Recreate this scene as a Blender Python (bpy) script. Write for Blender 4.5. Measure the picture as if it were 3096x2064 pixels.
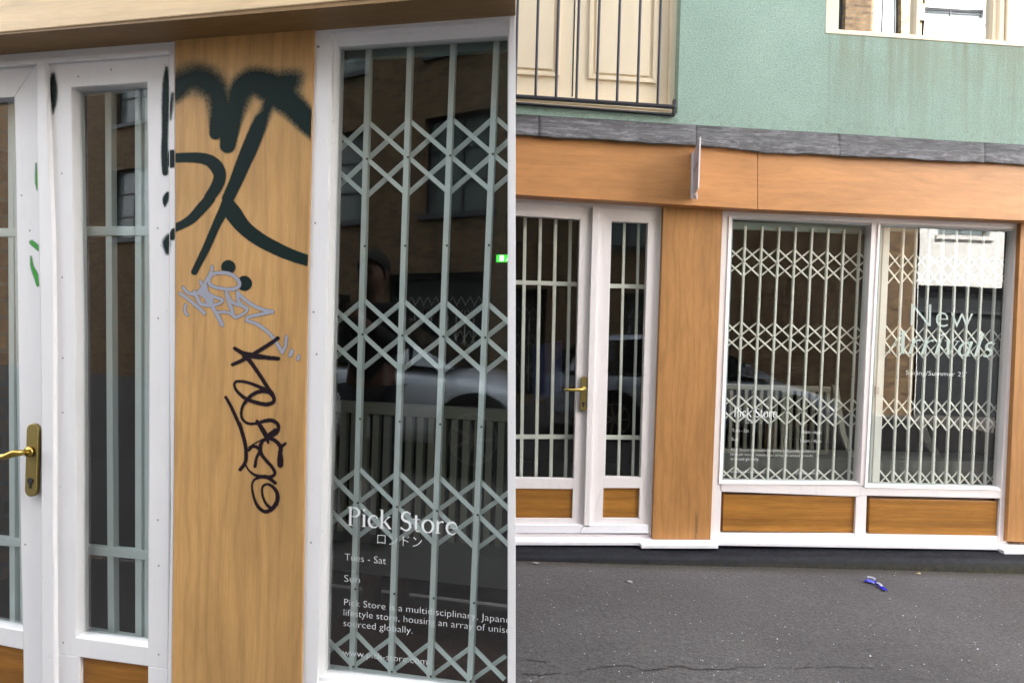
import bpy, bmesh, math, random
import numpy as np
from mathutils import Vector, Matrix

for o in list(bpy.data.objects):
    bpy.data.objects.remove(o, do_unlink=True)
SC = bpy.context.scene
COL = SC.collection
random.seed(7)

# ------------------------------------------------------------------ camera
F, CX, CY = 2106.0, 1548.0, 1032.0            # focal length and centre, photo pixels
EYE = 1.345
upc = Vector((0.0315, -1.0, 0.0)).normalized()            # plumb line in camera axes (right, down, forward)
xr = Vector((27050.0, 928.0, 2106.0)); xr = (xr - upc * xr.dot(upc)).normalized()
fw = xr.cross(upc); fw = fw if fw.z > 0 else -fw
R = Matrix((xr, fw, upc))                                  # camera axes -> world (X along street, Y into wall, Z up)
CAM = Vector((0, 0, EYE))
cd = bpy.data.cameras.new('camera'); cam = bpy.data.objects.new('camera', cd); COL.objects.link(cam)
cx, cy, cz = R @ Vector((1, 0, 0)), R @ Vector((0, -1, 0)), R @ Vector((0, 0, -1))
m = Matrix.Identity(4)
for i in range(3):
    m[i][0], m[i][1], m[i][2], m[i][3] = cx[i], cy[i], cz[i], CAM[i]
cam.matrix_world = m
cd.sensor_width = 36; cd.lens = 36 * F / 3096; cd.clip_start = 0.02; cd.clip_end = 500
SC.camera = cam

# ------------------------------------------------------------------ light
SUN_EL, SUN_AZ = math.radians(47), math.radians(14)       # from behind the shop, over its roof
w = bpy.data.worlds.new("World"); SC.world = w; w.use_nodes = True
nt = w.node_tree; bg = nt.nodes['Background']
sky = nt.nodes.new('ShaderNodeTexSky'); sky.sky_type = 'NISHITA'; sky.sun_disc = False
sky.sun_elevation = SUN_EL; sky.sun_rotation = SUN_AZ; sky.air_density = 1.0; sky.dust_density = 3.0; sky.ozone_density = 1.0
hs = nt.nodes.new('ShaderNodeHueSaturation'); hs.inputs['Saturation'].default_value = 0.18; nt.links.new(sky.outputs[0], hs.inputs['Color']); nt.links.new(hs.outputs[0], bg.inputs[0]); bg.inputs[1].default_value = 0.15
sd = bpy.data.lights.new('sun', 'SUN'); sd.energy = 5.0; sd.angle = math.radians(0.5); sd.color = (1, 0.94, 0.85)
sun = bpy.data.objects.new('sun', sd); COL.objects.link(sun)
sdir = Vector((math.sin(SUN_AZ) * math.cos(SUN_EL), math.cos(SUN_AZ) * math.cos(SUN_EL), math.sin(SUN_EL)))
sun.rotation_euler = sdir.to_track_quat('Z', 'Y').to_euler(); sun.location = (0, 0, 14)
SC.view_settings.view_transform = 'Standard'; SC.view_settings.look = 'None'
SC.view_settings.exposure = 3.55; SC.view_settings.gamma = 1
SC.cycles.max_bounces = 8; SC.cycles.transparent_max_bounces = 24; SC.cycles.caustics_reflective = False
SC.cycles.use_denoising = True

# ------------------------------------------------------------------ wall frames
class Frame:
    """axes: X along the wall, Y into the wall, Z up; w is metres out of the wall towards the street"""
    def __init__(s, xc, px, py, depth):
        s.X = (R @ xc).normalized(); s.Z = Vector((0, 0, 1))
        s.X = (s.X - s.Z * s.X.z).normalized(); s.Y = s.Z.cross(s.X)
        s.O = CAM + ray(px, py) * depth; s.O.z = 0
        s.M = Matrix((s.X, s.Y, s.Z)).transposed()         # local -> world
        s.Mi = s.M.transposed()
    def loc(s, px, py, w=0.0):
        d = ray(px, py); n = -s.Y
        t = (s.O + n * w - CAM).dot(n) / d.dot(n)
        return s.Mi @ (CAM + d * t - s.O)
    def world(s, v): return s.O + s.M @ Vector(v)
    def mirror(s, p, w=0.0):
        n = -s.Y; q = s.O + n * w
        return p - n * (2 * (p - q).dot(n))
def ray(px, py): return R @ Vector(((px - CX) / F, (py - CY) / F, 1.0))
class WorldFrame:
    X, Y, Z = Vector((1, 0, 0)), Vector((0, 1, 0)), Vector((0, 0, 1)); O = Vector((0, 0, 0)); M = Mi = Matrix.Identity(3)
FR = Frame(Vector((27050, 928, 2106)), 1770, 1120, 4.25)
FL = Frame(Vector((9148, 252, -2106)), 90, 1380, 2.01)
FW = WorldFrame()
Y0 = FR.O.y

# ------------------------------------------------------------------ materials
def mat(name):
    m = bpy.data.materials.new(name); m.use_nodes = True
    n = m.node_tree.nodes; n.clear()
    return m, n, m.node_tree.links
def mapping(n, l, scale, kind='Object', rot=(0, 0, 0)):
    tc = n.new('ShaderNodeTexCoord'); mp = n.new('ShaderNodeMapping')
    mp.inputs['Scale'].default_value = scale; mp.inputs['Rotation'].default_value = rot
    l.new(tc.outputs[kind], mp.inputs[0]); return mp.outputs[0]
def noise(n, l, vec, scale, detail=4, rough=0.55, dist=0.0):
    t = n.new('ShaderNodeTexNoise'); t.inputs['Scale'].default_value = scale; t.inputs['Detail'].default_value = detail
    t.inputs['Roughness'].default_value = rough; t.inputs['Distortion'].default_value = dist
    l.new(vec, t.inputs['Vector']); return t.outputs['Fac']
def ramp(n, l, fac, stops):
    r = n.new('ShaderNodeValToRGB'); e = r.color_ramp.elements
    while len(e) < len(stops): e.new(0.5)
    for i, (p, c) in enumerate(stops):
        e[i].position = p; e[i].color = (*c, 1) if len(c) == 3 else c
    l.new(fac, r.inputs[0]); return r.outputs[0]
def mix(n, l, a, b, fac, mode='MIX'):
    x = n.new('ShaderNodeMix'); x.data_type = 'RGBA'; x.blend_type = mode
    for sock, v in ((x.inputs[0], fac), (x.inputs[6], a), (x.inputs[7], b)):
        if isinstance(v, (int, float)): sock.default_value = v
        elif isinstance(v, tuple): sock.default_value = (*v, 1)
        else: l.new(v, sock)
    return x.outputs[2]
def g(v): return (v, v, v)
def finish(m, n, l, col, rough=0.5, bump=None, bdist=0.001, bstr=0.5, metal=0.0, spec=0.5, coat=0):
    b = n.new('ShaderNodeBsdfPrincipled'); o = n.new('ShaderNodeOutputMaterial')
    if isinstance(col, tuple): b.inputs['Base Color'].default_value = (*col, 1)
    else: l.new(col, b.inputs['Base Color'])
    if isinstance(rough, (int, float)): b.inputs['Roughness'].default_value = rough
    else: l.new(rough, b.inputs['Roughness'])
    b.inputs['Metallic'].default_value = metal; b.inputs['Specular IOR Level'].default_value = spec
    b.inputs['Coat Weight'].default_value = coat
    if bump is not None:
        bp = n.new('ShaderNodeBump'); bp.inputs['Distance'].default_value = bdist; bp.inputs['Strength'].default_value = bstr
        l.new(bump, bp.inputs['Height']); l.new(bp.outputs[0], b.inputs['Normal'])
    l.new(b.outputs[0], o.inputs[0]); return m
def plain(name, col, rough=0.5, metal=0.0, spec=0.5, coat=0, var=0.12, vs=6.0):
    m, n, l = mat(name); v = mapping(n, l, (1, 1, 1)); f = noise(n, l, v, vs, 5)
    c = mix(n, l, tuple(x * (1 - var) for x in col), tuple(min(1, x * (1 + var)) for x in col), f)
    return finish(m, n, l, c, rough, f, 0.0005, 0.3, metal, spec, coat)
def wood(name, c_lo, c_mid, c_hi, axis, gs=1.0, rough=0.45, contrast=1.0, cracks=False, blot=True, staves=0.0):
    m, n, l = mat(name)
    sc = {'z': (52, 52, 2.4), 'x': (2.4, 52, 52)}[axis]
    v = mapping(n, l, tuple(s * gs for s in sc))
    big = mapping(n, l, {'z': (3.2, 3.2, 0.6), 'x': (0.6, 3.2, 3.2)}[axis])
    f1 = noise(n, l, v, 5.0, 9, 0.68, 0.5)
    f2 = noise(n, l, big, 2.2, 4, 0.55, 1.6)
    wv = n.new('ShaderNodeTexWave'); wv.wave_type = 'BANDS'; wv.bands_direction = 'X' if axis == 'z' else 'Z'
    wv.inputs['Scale'].default_value = 2.4; wv.inputs['Distortion'].default_value = 9; wv.inputs['Detail'].default_value = 4
    wv.inputs['Detail Scale'].default_value = 1.4
    l.new(mapping(n, l, {'z': (3.0, 3.0, .55), 'x': (.55, 3.0, 3.0)}[axis]), wv.inputs['Vector'])
    a = ramp(n, l, f1, [(0.25, c_lo), (0.5, c_mid), (0.78, c_hi)])
    b = ramp(n, l, wv.outputs['Fac'], [(0.0, g(1 - .20 * contrast)), (0.35, g(1.0)), (1, g(1 + 0.04 * contrast))])
    c = mix(n, l, a, b, 1.0, 'MULTIPLY')
    if blot:
        b2 = ramp(n, l, f2, [(0.3, g(0.84)), (0.55, g(1.0)), (0.8, g(1.07))])
        c = mix(n, l, c, b2, 1.0, 'MULTIPLY')
    b3 = noise(n, l, mapping(n, l, {'z': (9, 9, 2.5), 'x': (2.5, 9, 9)}[axis]), 1.0, 5, .6, .8)
    c = mix(n, l, c, ramp(n, l, b3, [(0.32, g(.90)), (0.6, g(1.05))]), 1.0, 'MULTIPLY')
    if staves:
        tc = n.new('ShaderNodeTexCoord'); sp = n.new('ShaderNodeSeparateXYZ'); l.new(tc.outputs['Object'], sp.inputs[0])
        dv = n.new('ShaderNodeMath'); dv.operation = 'DIVIDE'; dv.inputs[1].default_value = staves; l.new(sp.outputs['Z'], dv.inputs[0])
        fl = n.new('ShaderNodeMath'); fl.operation = 'FLOOR'; l.new(dv.outputs[0], fl.inputs[0])
        wn = n.new('ShaderNodeTexWhiteNoise'); wn.noise_dimensions = '1D'; l.new(fl.outputs[0], wn.inputs['W'])
        c = mix(n, l, c, ramp(n, l, wn.outputs['Value'], [(0, g(.80)), (1, g(1.15))]), 1.0, 'MULTIPLY')
    fine = noise(n, l, mapping(n, l, {'z': (260, 260, 7), 'x': (7, 260, 260)}[axis]), 1.0, 3, .6)
    c = mix(n, l, c, ramp(n, l, fine, [(0.36, g(0.80)), (0.47, g(1.0))]), 0.6 * contrast, 'MULTIPLY')
    if cracks:
        k = noise(n, l, mapping(n, l, (38, 38, 2.2)), 1.0, 4, .6, .4)
        k2 = noise(n, l, mapping(n, l, (2.5, 2.5, 1.4)), 1.0, 3, .5)
        kk = n.new('ShaderNodeMath'); kk.operation = 'MULTIPLY'
        l.new(ramp(n, l, k, [(0.63, g(0)), (0.67, g(1))]), kk.inputs[0]); l.new(ramp(n, l, k2, [(0.56, g(0)), (0.66, g(1))]), kk.inputs[1])
        c = mix(n, l, c, (0.20, 0.105, 0.045), kk.outputs[0])
    spk = noise(n, l, mapping(n, l, (1, 1, 1)), 240, 2, .5)
    c = mix(n, l, c, (0.85, 0.72, 0.52), ramp(n, l, spk, [(0.775, g(0)), (0.80, g(.8))]))
    return finish(m, n, l, c, rough, fine, 0.0006, 0.35, spec=0.35)
def painted(name, col, dirt=(0.30, 0.27, 0.24), amt=1.0, rough=0.42):
    m, n, l = mat(name); v = mapping(n, l, (1, 1, 1))
    a = noise(n, l, v, 3.0, 6, .6); c = mix(n, l, tuple(x * .90 for x in col), tuple(min(.9, x * 1.05) for x in col), a)
    st = noise(n, l, mapping(n, l, (9, 9, 1.5)), 4.0, 5, .6)
    c = mix(n, l, c, tuple(x * .8 for x in col), ramp(n, l, st, [(0.55, g(0)), (0.8, g(.45 * amt))]))
    s1 = noise(n, l, v, 60.0, 3, .6); s2 = noise(n, l, v, 4.0, 2, .5)
    mm = n.new('ShaderNodeMath'); mm.operation = 'MULTIPLY'
    l.new(ramp(n, l, s1, [(0.70, g(0)), (0.745, g(1))]), mm.inputs[0]); l.new(ramp(n, l, s2, [(0.42, g(0)), (0.6, g(.8 * amt))]), mm.inputs[1])
    c = mix(n, l, c, dirt, mm.outputs[0])
    f = noise(n, l, mapping(n, l, (60, 60, 8)), 2.0, 4, .6)
    return finish(m, n, l, c, rough, f, 0.0006, 0.35, spec=0.4)
def render_wall():
    m, n, l = mat('mint_render'); v = mapping(n, l, (1, 1, 1))
    a = noise(n, l, v, 1.1, 5, .6)
    c = ramp(n, l, a, [(0.25, (0.235, 0.325, 0.275)), (0.5, (0.27, 0.37, 0.315)), (0.78, (0.315, 0.42, 0.36))])
    p = noise(n, l, mapping(n, l, (1, 1, 1.25)), 95, 4, .62, .3)
    c = mix(n, l, c, ramp(n, l, p, [(0.34, g(.70)), (0.52, g(1.0)), (0.7, g(1.12))]), 0.8, 'MULTIPLY')
    # rain streaks washed down from the sill of the upper window (a stain with its own place)
    tc = n.new('ShaderNodeTexCoord'); sp = n.new('ShaderNodeSeparateXYZ'); l.new(tc.outputs['Object'], sp.inputs[0])
    su = FR.loc(2496, 88)[0]; sv = FR.loc(2780, 110)[2]
    st = noise(n, l, mapping(n, l, (11, 11, .35)), 2.4, 6, .7)
    st = ramp(n, l, st, [(0.42, g(0)), (0.64, g(1))])
    mr = n.new('ShaderNodeMapRange'); mr.inputs[1].default_value = sv - 0.85; mr.inputs[2].default_value = sv; l.new(sp.outputs['Z'], mr.inputs[0])
    mu = n.new('ShaderNodeMapRange'); mu.inputs[1].default_value = su - .02; mu.inputs[2].default_value = su + .05; l.new(sp.outputs['X'], mu.inputs[0])
    k = n.new('ShaderNodeMath'); k.operation = 'MULTIPLY'; l.new(mr.outputs[0], k.inputs[0]); l.new(mu.outputs[0], k.inputs[1])
    k2 = n.new('ShaderNodeMath'); k2.operation = 'MULTIPLY'; l.new(k.outputs[0], k2.inputs[0]); l.new(st, k2.inputs[1])
    c = mix(n, l, c, (0.205, 0.225, 0.17), k2.outputs[0])
    sx = mapping(n, l, (1, 1, 1)); bl = noise(n, l, sx, 3.3, 5, .65)
    kb = n.new('ShaderNodeMath'); kb.operation = 'MULTIPLY'; l.new(ramp(n, l, bl, [(0.42, g(0)), (0.66, g(1))]), kb.inputs[0]); l.new(k.outputs[0], kb.inputs[1])
    c = mix(n, l, c, (0.235, 0.275, 0.215), kb.outputs[0])
    # grime along the foot of the render just above the lead
    lv = FR.loc(2300, 396)[2]
    mg = n.new('ShaderNodeMapRange'); mg.inputs[1].default_value = lv + .08; mg.inputs[2].default_value = lv - .0; l.new(sp.outputs['Z'], mg.inputs[0])
    kg = n.new('ShaderNodeMath'); kg.operation = 'MULTIPLY'; l.new(mg.outputs[0], kg.inputs[0]); l.new(ramp(n, l, noise(n, l, v, 26, 5, .7), [(0.5, g(0)), (0.75, g(.7))]), kg.inputs[1])
    c = mix(n, l, c, (0.17, 0.20, 0.15), kg.outputs[0])
    return finish(m, n, l, c, 0.9, p, 0.004, 0.6, spec=0.2)
def lead_mat():
    m, n, l = mat('lead_sheet')
    a = noise(n, l, mapping(n, l, (4.5, 4.5, 24)), 2.2, 8, .72, .8)
    c = ramp(n, l, a, [(0.36, (0.028, 0.025, 0.026)), (0.5, (0.068, 0.060, 0.060)), (0.68, (0.18, 0.168, 0.18))])
    b = noise(n, l, mapping(n, l, (3, 3, 3)), 2.0, 5, .65)
    c = mix(n, l, c, ramp(n, l, b, [(0.35, g(.55)), (0.6, g(1.1))]), .8, 'MULTIPLY')
    s = noise(n, l, mapping(n, l, (30, 30, 3)), 2.0, 5, .7)
    c = mix(n, l, c, (0.42, 0.41, 0.45), ramp(n, l, s, [(0.62, g(0)), (0.8, g(.6))]))
    return finish(m, n, l, c, 0.6, a, 0.004, 0.5, metal=0.15)
def tarred():
    m, n, l = mat('black_plinth_paint'); v = mapping(n, l, (1, 1, 1))
    a = noise(n, l, v, 40, 6, .7); b = noise(n, l, mapping(n, l, (2, 2, 6)), 5, 6, .7)
    c = ramp(n, l, b, [(0.3, (0.004, 0.004, 0.006)), (0.6, (0.009, 0.010, 0.015)), (0.85, (0.02, 0.022, 0.03))])
    c = mix(n, l, c, (0.10, 0.10, 0.12), ramp(n, l, a, [(0.66, g(0)), (0.76, g(.7))]))
    tc = n.new('ShaderNodeTexCoord'); sp = n.new('ShaderNodeSeparateXYZ'); l.new(tc.outputs['Object'], sp.inputs[0])
    mg = n.new('ShaderNodeMapRange'); mg.inputs[1].default_value = 0.035; mg.inputs[2].default_value = -.01; l.new(sp.outputs['Z'], mg.inputs[0])
    kg = n.new('ShaderNodeMath'); kg.operation = 'MULTIPLY'; l.new(mg.outputs[0], kg.inputs[0]); l.new(ramp(n, l, a, [(0.35, g(0)), (0.6, g(1))]), kg.inputs[1])
    c = mix(n, l, c, (0.05, 0.045, 0.025), kg.outputs[0])
    return finish(m, n, l, c, ramp(n, l, a, [(0.3, g(.5)), (0.7, g(.8))]), a, 0.004, 0.6, spec=.25)
def asphalt():
    m, n, l = mat('asphalt'); v = mapping(n, l, (1, 1, 1))
    a = noise(n, l, v, 150, 4, .7); b = noise(n, l, v, 1.4, 5, .6); cc = noise(n, l, v, 45, 5, .7)
    c = ramp(n, l, a, [(0.3, (0.055, 0.050, 0.050)), (0.5, (0.094, 0.086, 0.088)), (0.72, (0.155, 0.143, 0.144))])
    c = mix(n, l, c, ramp(n, l, b, [(0.3, g(.80)), (0.7, g(1.16))]), 1, 'MULTIPLY')
    c = mix(n, l, c, ramp(n, l, cc, [(0.3, g(.72)), (0.6, g(1.1))]), .8, 'MULTIPLY')
    md = noise(n, l, v, 62, 3, .75); c = mix(n, l, c, ramp(n, l, md, [(0.34, g(.55)), (0.5, g(1.0)), (0.66, g(1.3))]), .55, 'MULTIPLY')
    st = noise(n, l, v, 6.5, 3, .5)
    c = mix(n, l, c, (0.05, 0.046, 0.048), ramp(n, l, st, [(0.72, g(0)), (0.78, g(.7))]))
    vo = n.new('ShaderNodeTexVoronoi'); vo.inputs['Scale'].default_value = 26; l.new(v, vo.inputs['Vector'])
    sel = n.new('ShaderNodeSeparateColor'); l.new(vo.outputs['Color'], sel.inputs[0])
    k = n.new('ShaderNodeMath'); k.operation = 'MULTIPLY'
    l.new(ramp(n, l, vo.outputs['Distance'], [(0.07, g(1)), (0.11, g(0))]), k.inputs[0]); l.new(ramp(n, l, sel.outputs[0], [(0.88, g(0)), (0.90, g(1))]), k.inputs[1])
    c = mix(n, l, c, (0.5, 0.49, 0.48), k.outputs[0])
    # mossy dirt where the road meets the black plinth
    tc = n.new('ShaderNodeTexCoord'); sp = n.new('ShaderNodeSeparateXYZ'); l.new(tc.outputs['Object'], sp.inputs[0])
    mg = n.new('ShaderNodeMapRange'); mg.inputs[1].default_value = Y0 - .33; mg.inputs[2].default_value = Y0 - .23; l.new(sp.outputs['Y'], mg.inputs[0])
    kg = n.new('ShaderNodeMath'); kg.operation = 'MULTIPLY'; l.new(mg.outputs[0], kg.inputs[0]); l.new(ramp(n, l, cc, [(0.35, g(0.2)), (0.6, g(1))]), kg.inputs[1])
    c = mix(n, l, c, (0.045, 0.036, 0.022), kg.outputs[0])
    return finish(m, n, l, c, 0.8, md, 0.008, 0.8, spec=0.3)
def brick(name, c1, c2, mort):
    m, n, l = mat(name)
    tc = n.new('ShaderNodeTexCoord'); sp = n.new('ShaderNodeSeparateXYZ'); cb = n.new('ShaderNodeCombineXYZ')
    l.new(tc.outputs['Object'], sp.inputs[0])
    ad = n.new('ShaderNodeMath'); ad.operation = 'ADD'; l.new(sp.outputs['X'], ad.inputs[0]); l.new(sp.outputs['Y'], ad.inputs[1])
    l.new(ad.outputs[0], cb.inputs[0]); l.new(sp.outputs['Z'], cb.inputs[1])
    br = n.new('ShaderNodeTexBrick'); l.new(cb.outputs[0], br.inputs['Vector'])
    br.inputs['Scale'].default_value = 1; br.inputs['Brick Width'].default_value = .225; br.inputs['Row Height'].default_value = .075
    br.inputs['Mortar Size'].default_value = .010; br.inputs['Bias'].default_value = -.35
    br.inputs['Color1'].default_value = (*c1, 1); br.inputs['Color2'].default_value = (*c2, 1); br.inputs['Mortar'].default_value = (*mort, 1)
    f = noise(n, l, mapping(n, l, (1, 1, 1)), 5, 5, .6)
    c = mix(n, l, br.outputs['Color'], ramp(n, l, f, [(0.3, g(.7)), (0.7, g(1.2))]), 1, 'MULTIPLY')
    return finish(m, n, l, c, 0.9, br.outputs['Fac'], 0.004, -0.4, spec=.2)
def glass(name, tint, gain, base):
    m, n, l = mat(name)
    tr = n.new('ShaderNodeBsdfTransparent'); tr.inputs[0].default_value = (*tint, 1)
    gl = n.new('ShaderNodeBsdfGlossy'); gl.inputs['Roughness'].default_value = 0.0
    fr = n.new('ShaderNodeFresnel'); fr.inputs[0].default_value = 1.5
    mu = n.new('ShaderNodeMath'); mu.operation = 'MULTIPLY_ADD'; mu.inputs[1].default_value = gain; mu.inputs[2].default_value = base; mu.use_clamp = True
    mx = n.new('ShaderNodeMixShader'); o = n.new('ShaderNodeOutputMaterial')
    # faint waviness of real panes
    f = noise(n, l, mapping(n, l, (1, 1, 1)), 2.2, 1, .4); bp = n.new('ShaderNodeBump'); bp.inputs['Distance'].default_value = .002; bp.inputs['Strength'].default_value = .25
    l.new(f, bp.inputs['Height']); l.new(bp.outputs[0], gl.inputs['Normal'])
    ge = n.new('ShaderNodeNewGeometry'); inv = n.new('ShaderNodeMath'); inv.operation = 'SUBTRACT'; inv.inputs[0].default_value = 1; l.new(ge.outputs['Backfacing'], inv.inputs[1])
    fm = n.new('ShaderNodeMath'); fm.operation = 'MULTIPLY'; l.new(mu.outputs[0], fm.inputs[0]); l.new(inv.outputs[0], fm.inputs[1])
    l.new(fr.outputs[0], mu.inputs[0]); l.new(fm.outputs[0], mx.inputs[0]); l.new(tr.outputs[0], mx.inputs[1]); l.new(gl.outputs[0], mx.inputs[2])
    l.new(mx.outputs[0], o.inputs[0]); return m
def paint_layer(name, specs, rough=.5):
    """thin paint film: each attribute (0..1) is how much of that paint covers the spot"""
    m, n, l = mat(name); b = n.new('ShaderNodeBsdfPrincipled'); tr = n.new('ShaderNodeBsdfTransparent'); mx = n.new('ShaderNodeMixShader'); o = n.new('ShaderNodeOutputMaterial')
    col = None; tot = None
    for attr, c in specs:
        at = n.new('ShaderNodeAttribute'); at.attribute_name = attr
        f = noise(n, l, mapping(n, l, (1, 1, 1)), 230, 4, .7)
        k = n.new('ShaderNodeMath'); k.operation = 'ADD'; k.inputs[1].default_value = -.0
        # speckle the thin edge of the spray
        s = n.new('ShaderNodeMapRange'); s.inputs[1].default_value = .35; s.inputs[2].default_value = .65; s.inputs[3].default_value = -.22; s.inputs[4].default_value = .22
        l.new(f, s.inputs[0]); e = n.new('ShaderNodeMath'); e.operation = 'MULTIPLY'
        om = n.new('ShaderNodeMath'); om.operation = 'MULTIPLY_ADD'; l.new(at.outputs['Fac'], om.inputs[0]); om.inputs[1].default_value = -1; om.inputs[2].default_value = 1
        bump_ = n.new('ShaderNodeMath'); bump_.operation = 'MULTIPLY'; l.new(at.outputs['Fac'], bump_.inputs[0]); l.new(om.outputs[0], bump_.inputs[1])
        b4 = n.new('ShaderNodeMath'); b4.operation = 'MULTIPLY'; b4.inputs[1].default_value = 4; l.new(bump_.outputs[0], b4.inputs[0])
        l.new(s.outputs[0], e.inputs[0]); l.new(b4.outputs[0], e.inputs[1])
        l.new(at.outputs['Fac'], k.inputs[0]); l.new(e.outputs[0], k.inputs[1]); k.use_clamp = True
        if col is None: tot = k.outputs[0]; cc = n.new('ShaderNodeRGB'); cc.outputs[0].default_value = (*c, 1); col = mix(n, l, (0.035, 0.085, 0.075), cc.outputs[0], ramp(n, l, k.outputs[0], [(0.3, g(0)), (0.95, g(1))])) if attr == 'spray' else cc.outputs[0]
        else:
            col = mix(n, l, col, c, k.outputs[0])
            mxx = n.new('ShaderNodeMath'); mxx.operation = 'MAXIMUM'; l.new(tot, mxx.inputs[0]); l.new(k.outputs[0], mxx.inputs[1]); tot = mxx.outputs[0]
    l.new(col, b.inputs['Base Color']); b.inputs['Roughness'].default_value = rough; b.inputs['Specular IOR Level'].default_value = .12
    l.new(tot, mx.inputs[0]); l.new(tr.outputs[0], mx.inputs[1]); l.new(b.outputs[0], mx.inputs[2]); l.new(mx.outputs[0], o.inputs[0])
    return m
def emit(name, col, s):
    m, n, l = mat(name); e = n.new('ShaderNodeEmission'); o = n.new('ShaderNodeOutputMaterial')
    e.inputs[0].default_value = (*col, 1); e.inputs[1].default_value = s; l.new(e.outputs[0], o.inputs[0]); return m

M = dict(
    post_wood=wood('oak_veneer_upright', (0.48, 0.265, 0.094), (0.55, 0.315, 0.117), (0.60, 0.36, 0.148), 'z', cracks=False, contrast=.55, rough=.4),
    old_wood=wood('weathered_oak_upright', (0.36, 0.165, 0.050), (0.425, 0.20, 0.063), (0.47, 0.24, 0.085), 'z', cracks=True, contrast=.5, rough=.5),
    fascia=wood('oak_fascia', (0.48, 0.215, 0.078), (0.54, 0.25, 0.093), (0.59, 0.29, 0.118), 'x', contrast=.22, rough=.4),
    fascia_near=wood('pale_oak_fascia', (0.72, 0.51, 0.29), (0.80, 0.60, 0.36), (0.85, 0.67, 0.44), 'x', contrast=.35, rough=.4),
    panel=wood('honey_oak_panel', (0.26, 0.105, 0.018), (0.35, 0.15, 0.028), (0.43, 0.21, 0.05), 'x', contrast=.55, rough=.33, gs=.8, staves=.047),
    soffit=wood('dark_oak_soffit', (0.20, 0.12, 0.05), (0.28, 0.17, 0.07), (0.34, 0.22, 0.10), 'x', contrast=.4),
    panel_edge=plain('dark_panel_edge', (0.12, 0.045, 0.015), .5),
    white=painted('white_frame_paint', (0.83, 0.77, 0.765)),
    white_cool=painted('cool_white_frame_paint', (0.83, 0.82, 0.825), amt=.8),
    white_sill=painted('white_sill_paint', (0.84, 0.82, 0.86), amt=.6),
    grille=painted('pale_green_grille_paint', (0.80, 0.80, 0.74), amt=.4, rough=.38),
    grille_near=painted('pale_aqua_grille_paint', (0.78, 0.84, 0.82), amt=.4, rough=.35),
    screw=plain('dull_screw_head', (0.25, 0.23, 0.22), .5),
    rivet=plain('dark_rivet', (0.05, 0.06, 0.06), .4),
    mint=render_wall(), lead=lead_mat(), plinth=tarred(), asphalt=asphalt(),
    cream=painted('cream_door_paint', (0.80, 0.68, 0.50), amt=.6, rough=.5),
    iron=plain('black_iron_paint', (0.028, 0.026, 0.038), .35, var=.4, vs=40),
    brass=plain('worn_brass', (0.46, 0.33, 0.09), .28, metal=1.0),
    brass_dull=plain('dull_brass_plate', (0.30, 0.23, 0.08), .42, metal=.9),
    black=plain('black', (0.012, 0.012, 0.014), .5),
    gasket=plain('grey_green_gasket', (0.22, 0.30, 0.29), .5),
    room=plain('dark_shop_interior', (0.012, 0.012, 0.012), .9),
    room_floor=plain('shop_floor', (0.03, 0.025, 0.02), .6),
    rack=plain('pale_slat_rack', (0.25, 0.24, 0.19), .6),
    ledge=plain('grey_display_ledge', (0.11, 0.11, 0.10), .7),
    bark=plain('dark_bark', (0.10, 0.045, 0.025), .8, var=.5, vs=60),
    navy=plain('navy_cloth', (0.012, 0.02, 0.07), .85),
    vinyl=plain('pale_vinyl_lettering', (0.86, 0.88, 0.88), .5, var=.03),
    vinyl_green=plain('grey_green_vinyl_lettering', (0.40, 0.48, 0.44), .5, var=.03),
    sign=painted('pale_lilac_sign', (0.56, 0.52, 0.60), amt=.4, rough=.3),
    sign_ink=plain('sign_lettering', (0.05, 0.05, 0.08), .5),
    sign_edge=painted('white_sign_edge', (0.82, 0.78, 0.80), amt=.3, rough=.3),
    brick=brick('yellow_stock_brick', (0.24, 0.15, 0.08), (0.06, 0.035, 0.025), (0.16, 0.14, 0.11)),
    opp_white=painted('white_rendered_wall', (0.88, 0.88, 0.86), amt=.5),
    opp_dark=plain('dark_shopfront', (0.02, 0.024, 0.028), .5),
    opp_frame=plain('steel_window_frame', (0.045, 0.05, 0.06), .5),
    opp_glass=plain('pale_blind_glass', (0.16, 0.19, 0.20), .15),
    car=plain('silver_blue_car_paint', (0.62, 0.70, 0.86), .3, metal=.1, coat=1, var=.03),
    car2=plain('pale_silver_car_paint', (0.74, 0.80, 0.92), .3, metal=.1, coat=1, var=.03),
    car_glass=plain('dark_car_glass', (0.012, 0.016, 0.022), .05, spec=.8),
    tyre=plain('tyre_rubber', (0.015, 0.015, 0.015), .8),
    alloy=plain('alloy_wheel', (0.5, 0.5, 0.52), .3, metal=.9),
    lamp=plain('headlamp_glass', (0.6, 0.62, 0.66), .08, spec=.8),
    blue=plain('blue_foil', (0.015, 0.018, 0.55), .22, coat=.6),
    foil_white=plain('white_foil', (0.75, 0.76, 0.85), .25),
    gum=plain('old_chewing_gum', (0.30, 0.29, 0.28), .7),
    leaf=plain('dry_leaf', (0.52, 0.36, 0.2), .7),
    roof=plain('flat_roof_felt', (0.08, 0.08, 0.085), .9),
    glass=glass('shop_glass', (0.95, 0.96, 0.95), 1.8, 0.0),
    glass_near=glass('shop_glass_near', (0.94, 0.965, 0.96), 3.0, 0.0),
    glass_up=glass('upstairs_glass', (0.5, 0.5, 0.5), 3.0, 0.85),
    exit_green=emit('lit_exit_sign_green', (0.05, 0.75, 0.06), .13), exit_white=emit('lit_exit_sign_white', (0.8, 1, 0.75), .14),
)

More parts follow.
